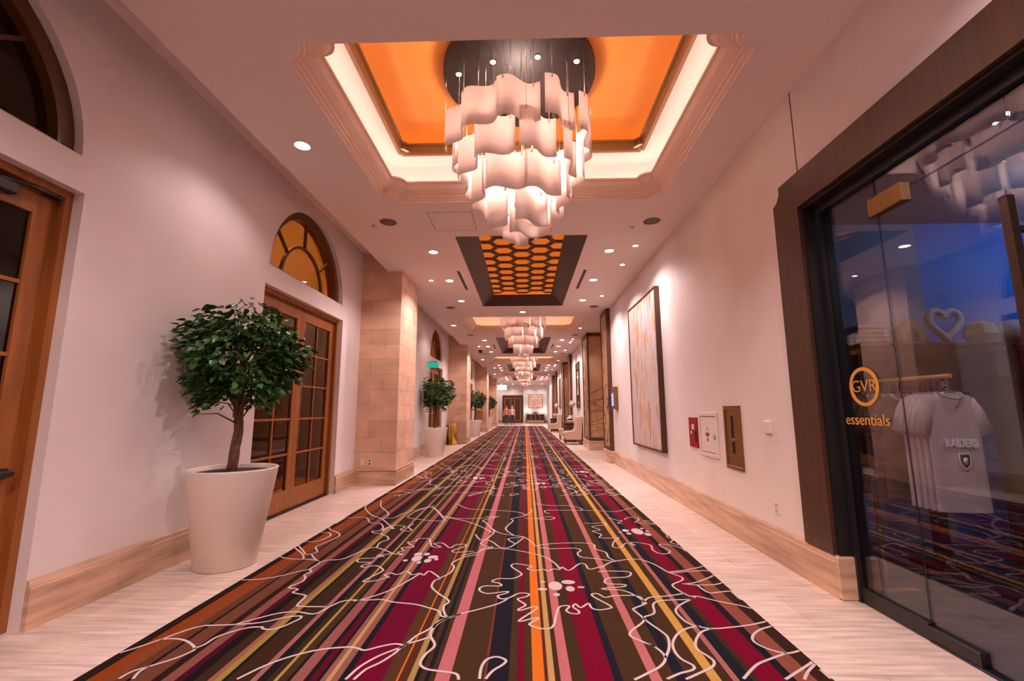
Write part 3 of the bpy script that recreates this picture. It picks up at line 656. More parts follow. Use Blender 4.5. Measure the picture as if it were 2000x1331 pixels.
def make_chandelier(cx, cy, wires=True):
    t = thing('chandelier', 'x', 'chandelier', (cx, cy, ZC))
    MB().lathe([(.74, .095), (.75, .08), (.75, .012), (.74, 0), (.0, 0)], n=48).build('canopy', mat('canopy_bronze', (.022, .013, .010), .5, .2), t)
    for k in range(10):
        a = 2*PI*k/10+.2; r = (.60 if k % 2 else .36)
        p = MB().lathe([(.030, 0), (.034, -.006), (.026, -.010), (.0, -.010)], (r*math.cos(a), r*math.sin(a)), 14)
        s = p.build('spot_trim', STEEL, t)
        MB().lathe([(.024, -.0115), (.0, -.012)], (r*math.cos(a), r*math.sin(a)), 14).build('lamp', PUCK, s)
    RR = random.Random(3)
    for ti, (r, n, zt, ht) in enumerate(TIERS):
        wd = .37 if r > .3 else .34 if r > .15 else .30
        mesh = [s_panel(wd, ht, .05, 0)]*2
        wl = (ZC-zt)
        wm = MB().tube([(0, 0, 0), (0, 0, wl)], .0022, 5).lathe([(.007, -.035), (.007, .004), (.003, .012)], n=8).mesh('suspension_wire', STEEL)
        for k in range(n):
            a = 2*PI*(k+.5*(ti % 2)+.25)/n+ti*.3; rr_ = r+RR.uniform(-.025, .02)
            p = obj('glass_panel', mesh[k % 2], t, (rr_*math.cos(a), rr_*math.sin(a), zt-ZC+RR.uniform(-.02, .02)), (0, 0, a+PI/2+RR.uniform(-.18, .18)))
            if wires:
                for s in (-.36, .36): obj('suspension_wire', wm, p, (s*wd, .05*math.sin(PI*s*2*.95), 0))
    return t
chs = [make_chandelier(-.035, 4.055), make_chandelier(-.035, 4.055+PER)]
chs.append(make_chandelier(-.035, 4.055+2*PER, False)); chs.append(copy_tree(chs[2], None, (-.035, 4.055+3*PER, ZC)))
for k, c in enumerate(chs):
    c['group'] = 'chandeliers down the corridor'
    c['label'] = ['large tiered chandelier of curved white glass panels, nearest to the camera', 'tiered white glass chandelier, second from the camera', 'tiered white glass chandelier, third from the camera', 'tiered white glass chandelier farthest down the corridor'][k]
    cx, cy = -.035, 4.055+PER*k
    for zz, e in ((3.98, 1.0), (3.72, .45)):
        light('POINT', 'chandelier_lamp', (cx, cy, zz), E_CHAND*e, (1, .74, .64), .12)

def make_hex():
    x0, x1, y0, y1 = HEXS[0]; ox, oy = (x0+x1)/2, (y0+y1)/2; hx_, hy_ = (x1-x0)/2, (y1-y0)/2
    t = thing('honeycomb_coffer', 'x', 'ceiling coffer', (ox, oy, H))
    def ring(d, z_): return [(-hx_+d, -hy_+d, z_), (hx_-d, -hy_+d, z_), (hx_-d, hy_-d, z_), (-hx_+d, hy_-d, z_)]
    def seg(prof, i):
        v = []; f = []
        for d, z_ in prof: q = ring(d, z_); v += [q[i], q[(i+1) % 4]]
        for j in range(len(prof)-1): f.append((2*j, 2*j+1, 2*j+3, 2*j+2))
        return MB().add(v, f)
    for i in range(4): seg([(0, 0), (.30, .18), (.30, .22), (.27, .225), (.02, .225)], i).build('splayed_board', COFBR, t)
    bx = MB()
    v = [*ring(.0, .225), *ring(.0, .42)]; bx.add(v, [(0, 1, 5, 4), (1, 2, 6, 5), (2, 3, 7, 6), (3, 0, 4, 7), (4, 5, 6, 7)])
    bx.build('gold_back', GOLDP, t)
    a, row = .2233, .435; zb, zt_ = .30, .40
    def hexpts(s, sy): return [(s*a*math.cos(PI*k/3), sy*row/2/ .866*math.sin(PI*k/3)) for k in range(6)]
    O, I = hexpts(.985, .985), hexpts(.84, .84)
    v = [(*p, 0) for p in O]+[(*p, 0) for p in I]+[(*p, zt_-zb) for p in O]+[(*p, zt_-zb) for p in I]; f = []
    for k in range(6):
        l = (k+1) % 6; f += [(k, l, 6+l, 6+k), (12+k, 12+l, 18+l, 18+k), (k, l, 12+l, 12+k), (6+k, 6+l, 18+l, 18+k)]
    hm = MB().add(v, f).mesh('hexagon_frame', HEXW)
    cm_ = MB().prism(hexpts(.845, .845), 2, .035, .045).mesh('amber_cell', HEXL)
    for c in range(-2, 3):
        nrow = int((2*hy_-.12)/row)
        for r in range(nrow):
            yy = -hy_+.30+row*(r+.5)+(row/2 if c % 2 else 0)-.1
            if yy+row/2 > hy_-.02: continue
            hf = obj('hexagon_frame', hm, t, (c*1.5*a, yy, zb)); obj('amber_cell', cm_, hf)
    A, B = ring(.06, .235), ring(.10, .235)
    MB().add(A+B, [(i, (i+1) % 4, 4+(i+1) % 4, 4+i) for i in range(4)]).build('light_strip', LEDO, t)
    return t
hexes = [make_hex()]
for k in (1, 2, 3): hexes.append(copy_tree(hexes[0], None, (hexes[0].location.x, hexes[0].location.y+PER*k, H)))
for k, t in enumerate(hexes): t['label'] = 'dark-framed ceiling recess of amber hexagons, %s from the camera' % ('first' if k == 0 else NTH[k] if k < 3 else 'farthest'); t['group'] = 'honeycomb ceiling recesses'

# ---- small ceiling fittings
def make_downlight(r):
    t = obj('downlight', None)
    MB().lathe([(r, 0), (r+.012, -.003), (r+.008, -.008), (r-.004, -.006)], n=24, caps=0).build('trim_ring', WHITE, t)
    MB().lathe([(r-.003, -.0045), (0, -.005)], n=24).build('lens', LENS, t)
    return t
big, small = make_downlight(.075), make_downlight(.045); first = {id(big): True, id(small): True}
def downlight(proto, x, y_, label, grp):
    o = proto if first[id(proto)] else copy_tree(proto)
    first[id(proto)] = False; o.location = (x, y_, H); tag(o, label, 'downlight', grp)
ORD = ['out-of-frame', 'first', 'second', 'third', 'fourth']
for k in range(-1, 4):
    dy = PER*k; wk = ORD[k+1]
    for x, y_, w_ in ((-2.17, 4.03, 'between left wall and the %s moulded recess'), (-1.49, 7.08, 'left of the %s honeycomb recess, near end'), (1.40, 7.12, 'right of the %s honeycomb recess, near end'), (-1.5, 8.75, 'left of the %s honeycomb recess, middle'), (1.39, 8.8, 'right of the %s honeycomb recess, middle'), (-1.5, 10.46, 'left of the %s honeycomb recess, far end'), (1.39, 10.5, 'right of the %s honeycomb recess, far end'), (-.045, 11.75, 'on the centre line just beyond the %s honeycomb recess')):
        yy = y_+dy
        if yy < -2.5 or yy > 44: continue
        downlight(big, x, yy, 'round recessed downlight '+w_ % wk, 'recessed downlights')
        light('SPOT', 'downlight_lamp', (x, yy, H-.02), E_DOWN*(.27 if x < -2 else 1), LAMP, .035, None, (x, yy, 0), 2.5, .5)
    for x, y_, tx, ty, w_ in ((1.775, 6.9, 2.15, 7.3, 'above the near edge of the painting wall'), (1.77, 7.85, 2.15, 8.2, 'above the middle of the painting wall'), (-1.865, 8.715, -2.25, 8.715, 'aimed at the stone column face'), (1.78, 10.1, 2.15, 10.5, 'above the slim leather pilaster'), (1.78, 14.2, 2.6, 15.1, 'above the broad leather pilaster'), (1.78, 17.0, 2.15, 17.0, 'above the wing chairs')):
        yy = y_+dy
        if k < 0 or yy > 40: continue
        n_ = ORD[k+1]
        downlight(small, x, yy, 'small recessed spotlight %s, %s bay' % (w_, n_), 'small recessed spotlights')
        light('SPOT', 'spot_lamp', (x, yy, H-.02), E_DOWN*.4, (1, .84, .84), .03, None, (tx, ty+dy, 1.6), 1.1, .8)
for x, w_ in ((-2.4, 'leftmost'), (-1.2, 'second from left'), (.5, 'third from left'), (1.7, 'rightmost')):
    downlight(big, x, 45.6, 'recessed downlight washing the end wall, '+w_, 'end wall downlights'); light('SPOT', 'downlight_lamp', (x, 45.6, H-.02), E_DOWN*.5, (1, .86, .84), .05, None, (x, 46.6, 1.4), 1.7, .7)
GRILLE = mat('grille', (.20, .15, .12), .7)
sp0 = None
for k in range(4):
    for x, y_, lab in ((-1.876, 5.87, 'left'), (1.773, 5.96, 'right'), (-1.87, 11.14, 'left'), (1.76, 11.17, 'right')):
        if sp0 is None:
            sp0 = obj('ceiling_speaker', None); o = sp0
            MB().lathe([(.115, 0), (.118, -.004), (.105, -.008), (.104, -.004)], n=28, caps=0).build('rim', mat('speaker_rim', (.34, .26, .22), .6), sp0); MB().lathe([(.104, -.003), (.06, -.008), (0, -.009)], n=28).build('grille', GRILLE, sp0)
        else: o = copy_tree(sp0)
        o.location = (x, y_+PER*k, H)
        first_ = (k == 0 and y_ < 6)
        tag(o, 'round grey ceiling speaker on the %s, at the %s end of the %s honeycomb recess' % (lab, 'near' if y_ < 6 else 'far', ORD[k+1]), 'speaker', 'ceiling speakers')
for k in range(3):
    for x, s in ((-1.235, 'left'), (1.142, 'right')):
        o = MB().bbox(-.028, .028, -.655, .655, -.004, .001, .001).bbox(-.02, .02, -.645, .645, -.006, -.003, .001).build('slot_diffuser', BLACK, None, (x, 8.79+PER*k, H))
        tag(o, 'black linear air slot in the ceiling %s of the %s honeycomb recess' % (s, ['first', 'second', 'third'][k]), 'air vent', 'linear air slots')
PANELM = CEIL
t = thing('access_hatch', 'flush square ceiling access hatch between the near tray and first honeycomb recess', 'hatch', (-.98, 5.89, H))
MB().bbox(-.29, .29, -.30, .30, -.002, .01, .001).build('hatch_door', PANELM, t)
f = MB()
for a, b_, c, d in ((-.30, .30, -.31, -.302), (-.30, .30, .302, .31), (-.30, -.292, -.31, .31), (.292, .30, -.31, .31)): f.box(a, b_, c, d, -.0012, .008)
f.build('hatch_seam', GRILLE, t)
for x, y_, lab in ((-2.11, 5.97, 'small white sprinkler cap in the ceiling beside the left near speaker'), (1.55, 6.15, 'small white sprinkler cap in the ceiling beside the right near speaker')):
    t = thing('sprinkler', lab, 'sprinkler', (x, y_, H)); MB().lathe([(.035, 0), (.034, -.006), (.012, -.009)], n=18).build('escutcheon', WHITE, t); MB().lathe([(.008, -.008), (.008, -.02), (.016, -.022), (.0, -.024)], n=12).build('head', STEEL, t)
t = thing('dome_camera', 'black dome security camera hanging from the far ceiling on the left', 'camera', (-1.93, 19.5, H))
MB().lathe([(.09, 0), (.09, -.04), (.08, -.05)], n=20).build('housing', BLACK, t); MB().lathe([(.078, -.05), (.07, -.09), (.04, -.12), (0, -.13)], n=20).build('dome', BLACK, t)

# ================================================================ POTTED TREES
def leaf_geo(L, W):
    return [(0, 0, 0), (L*.3, W*.42, .006), (L*.62, W*.36, .002), (L, 0, -.012), (L*.62, -W*.36, .002), (L*.3, -W*.42, .006), (L*.3, 0, -.006), (L*.62, 0, -.008)], [(0, 1, 6), (1, 2, 7, 6), (2, 3, 7), (0, 6, 5), (6, 7, 4, 5), (7, 3, 4)]
def make_tree(x, y_, near, seed, label):
    rr = random.Random(seed); t = thing('potted_tree', label, 'potted tree', (x, y_, 0), 0, 'potted trees along the left wall')
    MB().lathe([(.225, 0), (.237, .006), (.352, .79), (.356, .80), (.348, .806), (.334, .80), (.330, .75)], n=48, caps=1).build('planter', PLANTER, t)
    so = MB(); pr_ = [(.350, .752)]
    so.lathe([(.331, .765), (.25, .775), (.12, .78), (0, .785)], n=30).build('soil', SOIL, t)
    tr_ = MB()
    for k in range(3):
        a = k*2.1; pts = []
        for i in range(12):
            u = i/11; z_ = .76+u*.95; q = a+u*7; rad = .022*(1-u*.3)
            pts.append((-.03+rad*math.cos(q)+.05*u+.02*math.sin(u*5), rad*math.sin(q), z_))
        tr_.tube(pts, [.027-.009*(i/11) for i in range(12)], 7)
    tips = []
    for k in range(22):
        a = rr.uniform(0, 2*PI); z0 = rr.uniform(1.15, 1.72); r1 = rr.uniform(.2, .42); z1 = z0+rr.uniform(.08, .5)
        tr_.tube([(.0, 0, z0), (r1*.5*math.cos(a), r1*.5*math.sin(a), (z0+z1)/2+.05), (r1*math.cos(a), r1*math.sin(a), z1)], [.008, .006, .003], 5)
    tr_.build('trunk', BARK, t)
    cz, rx, rz = 1.76, .47, .52; mesh = MB(); nl = 3000 if near else 1100; sc = 1.0 if near else 1.45
    wallx = XL+(.10 if near else .16)-x; leaves = []
    for i in range(nl):
        # clusters on a ragged flattened ball, denser near the surface
        a = rr.uniform(0, 2*PI); ph = math.asin(rr.uniform(-.92, 1)); rad = rr.uniform(.35, 1)**.55*(1+.16*math.sin(a*3+ph*4)+.07*math.sin(a*7-ph*5))
        p = Vector((rx*rad*math.cos(a)*math.cos(ph), rx*rad*math.sin(a)*math.cos(ph), cz+rz*rad*math.sin(ph)*(.95 if ph > 0 else .9)))
        if p.x < wallx: p.x = wallx+rr.uniform(0, .1)
        L = rr.uniform(.058, .09)*sc; W = L*.74
        out = Vector((math.cos(a), math.sin(a), rr.uniform(-.9, .25))).normalized()
        q = out.to_track_quat('X', 'Z'); rl = Matrix.Rotation(rr.uniform(-.9, .9), 3, 'X')
        mtx = q.to_matrix() @ rl
        leaves.append((p, mtx, L, W, rad))
    camd = Vector((-x, -y_, 0)).normalized()
    if near:
        leaves.sort(key=lambda q: -(q[0].dot(camd)+q[4]*.2))
        lm = None
        v, f = leaf_geo(.07, .052); lm = MB().add(v, f, True).mesh('leaf', LEAF)
        for p, mtx, L, W, rad in leaves[:260]:
            o = obj('leaf', lm, t); m4 = mtx.to_4x4(); m4.translation = p; o.matrix_local = m4 @ Matrix.Diagonal((L/.07, W/.052, 1, 1))
        leaves = leaves[260:]
    for p, mtx, L, W, rad in leaves:
        v, f = leaf_geo(L, W); mesh.add([p+mtx @ Vector(q) for q in v], f, True)
    o = mesh.build('foliage', LEAF, t); o['kind'] = 'stuff'
    return t
make_tree(-2.57, 4.03, True, 5, 'leafy round-crowned tree in a tall white tapered planter, nearest the camera')
t2 = make_tree(-2.58, 13.15, False, 8, 'round-crowned tree in a white tapered planter, second from the camera')
make_tree(-2.50, 22.9, False, 11, 'round-crowned tree in a white planter, third from the camera, beside the brass box')
make_tree(-2.55, 32.3, False, 14, 'small-looking tree in a white planter, farthest along the left wall')
# brass bins
for dx, dy, h_, lab in ((-2.70, 17.35, .80, 'tall brass cylinder bin standing in front of the second column, on the right'), (-2.87, 17.60, .80, 'tall brass cylinder bin in front of the second column, partly hidden on the left')):
    t = thing('cylinder_bin', lab, 'bin', (dx, dy, 0)); MB().lathe([(.11, 0), (.115, .005), (.115, h_-.01), (.108, h_)], n=28).build('body', BRASS, t); MB().lathe([(.10, h_-.004), (.03, h_-.012), (0, h_-.012)], n=28).build('top', BLACK, t)
t = thing('brass_cabinet', 'brass boxy cabinet fixed on the third column beside a potted tree', 'cabinet', (-2.70, 27.18, .65)); MB().bbox(-.16, .16, -.1, .1, 0, .62, .008).build('body', BRASS, t); MB().bbox(-.12, .12, -.108, -.098, .05, .57, .004).build('door', BRASS, t)

# ================================================================ RIGHT WALL FITTINGS
def on_wall(name, label, cat, y_, z_): return thing(name, label, cat, (XR, y_, z_))
# painting
PAINT = bpy.data.materials.new('abstract_canvas'); PAINT.use_nodes = True; nt = PAINT.node_tree; b = nt.nodes['Principled BSDF']; b.inputs['Roughness'].default_value = .7
g = nt.nodes.new('ShaderNodeNewGeometry'); mp = nt.nodes.new('ShaderNodeMapping'); mp.inputs['Scale'].default_value = (1, 6.5, .55); nt.links.new(g.outputs['Position'], mp.inputs[0])
n1 = nt.nodes.new('ShaderNodeTexNoise'); n1.inputs['Scale'].default_value = 2.4; n1.inputs['Detail'].default_value = 9; n1.inputs['Roughness'].default_value = .72; nt.links.new(mp.outputs[0], n1.inputs['Vector'])
cr = nt.nodes.new('ShaderNodeValToRGB'); el = cr.color_ramp.elements
for i, (p, c) in enumerate(((.34, (.42, .15, .02)), (.44, (.66, .30, .06)), (.485, (.80, .70, .66)), (.53, (.50, .48, .60)), (.555, (.82, .72, .68)), (.62, (.62, .26, .05)))):
    e = el[i] if i < 2 else el.new(p); e.position = p; e.color = (*[q*.8 for q in c], 1)
nt.links.new(n1.outputs[0], cr.inputs[0]); nt.links.new(cr.outputs[0], b.inputs['Base Color'])
t = on_wall('framed_painting', 'tall abstract white and gold streaked painting in a deep dark frame', 'painting', 8.13, 1.965)
f = MB()
for a, b_, c, d in ((-.95, .95, -1.33, -1.30), (-.95, .95, 1.30, 1.33), (-.95, -.92, -1.30, 1.30), (.92, .95, -1.30, 1.30)): f.bbox(-.085, -.004, a, b_, c, d, .003)
f.build('frame', WOODD, t); MB().bbox(-.070, -.010, -.92, .92, -1.30, 1.30, .003).build('canvas', PAINT, t)
# fire cabinet group
t = on_wall('alarm_box', 'narrow red call box on the wall, left of the white hose cabinet', 'alarm box', 6.02, 1.01)
MB().bbox(-.02, 0, -.135, .135, -.19, .19, .004).build('body', RED, t); MB().bbox(-.026, -.018, -.055, .02, .03, .10, .004).build('label_plate', WHITE, t); MB().bbox(-.028, -.018, -.11, -.085, -.12, .02, .003).build('slot', BLACK, t); MB().lathe([(.022, 0), (.022, .012), (0, .014)], n=14).build('button', STEEL, t, (-.02, .03, -.01), (0, -PI/2, 0))
t = on_wall('hose_cabinet', 'white square cabinet door with small red marks, between red box and brass panel', 'cabinet', 5.545, 1.005)
f = MB()
for a, b_, c, d in ((-.275, .275, -.26, -.215), (-.275, .275, .215, .26), (-.275, -.225, -.215, .215), (.225, .275, -.215, .215)): f.bbox(-.018, 0, a, b_, c, d, .004)
f.build('frame', WHITE, t); MB().box(-.004, 0, -.226, .226, -.216, .216).build('seam', DARKM, t); dr = MB().bbox(-.013, -.002, -.216, .216, -.206, .206, .003).build('door', WHITE, t)
MB().bbox(-.022, -.012, -.205, -.175, -.055, .0, .003).build('latch', STEEL, dr)
def text(s, size, m, parent, loc, rot, ext=.0015, align='CENTER', name='lettering', bold=0):
    c = bpy.data.curves.new(name, 'FONT'); c.body = s; c.size = size; c.align_x = align; c.align_y = 'CENTER'; c.extrude = ext; c.offset = bold; c.resolution_u = 3
    o = bpy.data.objects.new(name, c); COL.objects.link(o); dg = bpy.context.evaluated_depsgraph_get()
    me = bpy.data.meshes.new_from_object(o.evaluated_get(dg)); me.materials.clear(); me.materials.append(m); bpy.data.objects.remove(o)
    return obj(name, me, parent, loc, rot)
ROTW = (PI/2, 0, -PI/2)     # reads on the right wall, seen from the corridor
for z_, n_ in ((.065, 1), (.0, 5), (-.06, 2)):      # too small to read in the photo: three rows of short red marks
    for q in range(n_): MB().bbox(-.0142, -.0128, .02+(q-(n_-1)/2)*.022-.008, .02+(q-(n_-1)/2)*.022+.008, z_-.022, z_+.022, .0003).build('red_mark', RED, dr)
t = on_wall('wall_cabinet', 'tall bronze panel with a narrow dark glazed slot, right of the hose cabinet', 'panel', 4.895, 1.01)
f = MB()
for a, b_, c, d in ((-.18, .18, -.325, -.17), (-.18, .18, .22, .325), (-.18, -.035, -.17, .22), (.035, .18, -.17, .22)): f.bbox(-.012, 0, a, b_, c, d, .002)
f.build('face_plate', BRONZE, t); MB().bbox(-.017, -.011, -.05, .05, -.045, -.015, .003).build('pull', BRONZE, t)
f = MB()
for a, b_, c, d in ((-.185, .185, -.33, -.295), (-.185, .185, .295, .33), (-.185, -.15, -.295, .295), (.15, .185, -.295, .295)): f.bbox(-.02, 0, a, b_, c, d, .004)
f.build('frame', BRONZE, t); MB().bbox(-.006, -.001, -.035, .035, -.17, .22, .001).build('dark_window', BLACK, t)
t = on_wall('thermostat', 'small white square thermostat on the wall beside the shop frame', 'thermostat', 4.195, 1.14)
MB().bbox(-.006, 0, -.062, .062, -.062, .062, .003).build('back_plate', WHITE, t); MB().bbox(-.026, -.005, -.052, .052, -.055, .055, .005).build('cover', WHITE, t)
t = on_wall('wall_outlet', 'white wall outlet low on the right wall above the stone baseboard', 'outlet', 4.174, .448)
MB().bbox(-.007, 0, -.036, .036, -.056, .056, .003).build('cover_plate', WHITE, t)
for zz in (-.024, .024): MB().bbox(-.009, -.006, -.016, .016, zz-.014, zz+.014, .001).build('socket', mat('socket_grey', (.5, .44, .42), .5), t)
t = on_wall('wall_phone', 'bronze wall unit with a glowing blue screen beside the first leather pilaster', 'display', 10.9, 1.58)
MB().bbox(-.10, 0, -.16, .16, -.26, .26, .01).build('housing', BRONZE, t); MB().bbox(-.106, -.099, -.12, .12, -.20, .12, .002).build('screen', emis('screen_blue', (.10, .10, .95), 1.3), t)
for k in range(5): MB().bbox(-.108, -.105, -.09, .09, -.17+k*.055, -.145+k*.055, .001).build('screen_row', emis('screen_row', (.35, .42, 1), 1.4) if 'screen_row' not in MATS else MATS['screen_row'], t)

# ================================================================ LEATHER PILASTERS
SEAM = mat('seam_thread', (.16, .075, .035), .7)
LEATH2 = LEATH
def seams(rng, w_, h_):
    """curving stitched seam lines, low rocks and a blossom high up, in panel coords (u 0..w, v 0..h)"""
    o = []
    for k in range(7):
        v0 = h_*(.05+.065*k); pts = []
        for i in range(9):
            u = w_*i/8; pts.append((u, v0+h_*.03*math.sin(i*1.1+k*2+rng.uniform(-.4, .4))))
        o.append(pts)
    for k in range(3):
        cu, cv, r = w_*rng.uniform(.2, .8), h_*(.08+.12*k), w_*.25
        o.append([(min(max(cu+r*math.cos(a*.6)*(1+.3*math.sin(a*2)), .02), w_-.02), cv+r*.6*math.sin(a*.6)*(1+.2*math.cos(a*3))) for a in range(11)])
    cu, cv = w_*.62, h_*.63
    o.append([(min(max(cu+.27*w_*math.cos(a*PI/8)*(1+.25*math.sin(a*2.4)), .02), w_-.02), cv+.27*w_*1.1*math.sin(a*PI/8)*(1+.2*math.sin(a*3.1))) for a in range(17)])
    o.append([(w_*.3+.09*w_*math.sin(a*1.7), h_*(.88+.012*a)) for a in range(8)])
    o.append([(w_*.75, cv-.27*w_), (w_*.72, cv-.45*w_), (w_*.8, cv-.6*w_)])
    return o
def pil_panel(t, to3, w_, h_, rng, nm):
    """leather panel from a plane frame to3(u, v, out)"""
    v = []; f = []; nu, nv = 6, 24
    for j in range(nv+1):
        for i in range(nu+1):
            u, q = i/nu, j/nv; e = min(u, 1-u, .12)/.12; e2 = min(q*h_, (1-q)*h_, .08)/.08
            v.append(to3(u*w_, q*h_, .004+.018*math.sin(min(e, 1)*PI/2)*math.sin(min(e2, 1)*PI/2)+.004*math.sin(u*9+q*31)*math.sin(q*47)))
    for j in range(nv):
        for i in range(nu): f.append((j*(nu+1)+i, j*(nu+1)+i+1, (j+1)*(nu+1)+i+1, (j+1)*(nu+1)+i))
    p = MB().add(v, f, True).build(nm, LEATH, t)
    for s in seams(rng, w_, h_): MB().tube([to3(a, c, .024) for a, c in s], .006, 5).build('stitched_seam', SEAM, p)
def make_pilasters():
    rng = random.Random(4)
    # A: flat against the wall, corridor face y 11.42..12.3
    t = thing('leather_pilaster', 'x', 'pilaster', (XR, 11.42, 0)); w_ = .88; zb, zt_ = .31, H-.002
    f = MB().bbox(-.105, 0, 0, .035, zb, zt_, .004).bbox(-.105, 0, w_-.035, w_, zb, zt_, .004).bbox(-.105, 0, .035, w_-.035, zt_-.11, zt_, .004).bbox(-.105, 0, .035, w_-.035, zb, zb+.07, .004)
    f.build('frame', WOODD, t); MB().box(-.08, 0, .035, w_-.035, zb+.07, zt_-.11).build('backing', WOODD, t)
    pil_panel(t, lambda u, q, o: (-.08-o, .035+u, zb+.07+q), w_-.07, zt_-zb-.18, rng, 'leather_panel')
    MB().bbox(-.125, 0, -.01, w_+.01, 0, .30, .012).build('plinth', TRAVB, t)
    # B: faces the camera at y 15.1, corridor face runs back to 16.4
    s = thing('leather_pilaster', 'x', 'pilaster', (XR, 15.1, 0)); W = 1.0; D = 1.3
    xo, xi = -.095, 1.39
    MB().box(xo+.03, xi, .03, D-.03, .31, zt_).build('core', WOODD, s)
    f = MB().bbox(xo, xo+.05, 0, .05, zb, zt_, .004).bbox(xo, xi, 0, .05, zt_-.12, zt_, .004).bbox(xo+.05, xi, -.004, .05, zb, zb+.09, .004)
    f.bbox(xo, xo+.05, D-.05, D, zb, zt_, .004).bbox(xo, xo+.05, .05, D-.05, zt_-.12, zt_, .004).bbox(xo, xo+.05, .05, D-.05, zb, zb+.09, .004)
    f.build('frame', WOODD, s)
    pil_panel(s, lambda u, q, o: (xo+.05+u, .03-o, zb+.09+q), xi-xo-.06, zt_-zb-.21, rng, 'leather_panel')
    pil_panel(s, lambda u, q, o: (xo+.03-o, .05+u, zb+.09+q), D-.1, zt_-zb-.21, rng, 'leather_panel')
    MB().bbox(xo-.02, xi, -.02, D+.01, 0, .30, .012).build('plinth', TRAVB, s)
    return t, s
pa, pb = make_pilasters()
LA = ['slim dark-edged leather pilaster beside the wall unit with blue screen', 'slim dark-edged leather pilaster, second along the right wall', 'slim dark-edged leather pilaster farthest along the right wall']
LB = ['broad stitched tan leather pilaster, nearest to the camera, behind the slim dark-edged one', 'broad tan leather pilaster, second along the right wall', 'broad tan leather pilaster farthest along the right wall']
for k in range(3):
    for proto, labs, y_ in ((pa, LA, 11.42), (pb, LB, 15.1)):
        o = proto if k == 0 else copy_tree(proto, None, (XR, y_+PER*k, 0)); o['label'] = labs[k]; o['group'] = 'leather pilasters'

# ================================================================ SEATING GROUPS
def make_chair():
    t = obj('wing_chair', None)
    # faces -x; local x: 0 front .. .74 back
    prof = [(.03, .19), (.0, .30), (.0, .44), (.05, .475), (.33, .485), (.43, .53), (.475, .62), (.485, .74), (.475, .90), (.50, .99), (.56, 1.03), (.70, 1.04), (.745, 1.02), (.69, .19)]
    for s in (-1, 1):
        a, b_ = (-.36, -.285) if s < 0 else (.285, .36)
        MB().prism([(p[0], p[1]) for p in prof], 1, a, b_).build('side_wing', CREAM, t)
        MB().tube([(p[0], (a+b_)/2+s*.03, p[1]) for p in prof[2:12]], .012, 6).build('piping', WHITE, t)
    MB().prism([(.50, .25), (.56, .25), (.68, 1.035), (.60, 1.035)], 1, -.285, .285).build('backrest', CREAM, t)
    MB().prism([(.60, .2), (.69, .2), (.745, 1.03), (.68, 1.035)], 1, -.29, .29).build('back_panel', DKUP, t)
    MB().bbox(.02, .56, -.285, .285, .20, .33, .02).build('seat_base', CREAM, t); MB().bbox(0, .56, -.282, .282, .33, .45, .035).build('seat_cushion', CREAM, t)
    for x, y_ in ((.05, -.32), (.05, .32), (.66, -.32), (.66, .32)): MB().lathe([(.018, 0), (.028, .19)], n=10).build('leg', WOODD, t, (x, y_, 0))
    return t
ch = make_chair(); spots = []
for k in range(2):
    for y_ in (17.75, 20.25): spots.append((1.50, y_+PER*k))
labs = ['cream wing chair nearest the camera, beside the first broad leather pilaster', 'cream wing chair just beyond the dark drum table of the near seating group', 'cream wing chair at the near side of the far seating group', 'cream wing chair farthest from the camera']
for i, (x, y_) in enumerate(spots):
    o = ch if i == 0 else copy_tree(ch); o.location = (x, y_, 0); o.scale = (.91, 1, 1); tag(o, labs[i], 'chair', 'cream wing chairs')
LEAFY = mat('flower_leaf', (.05, .14, .03), .5); PETAL = mat('white_petal', (.85, .80, .76), .6)
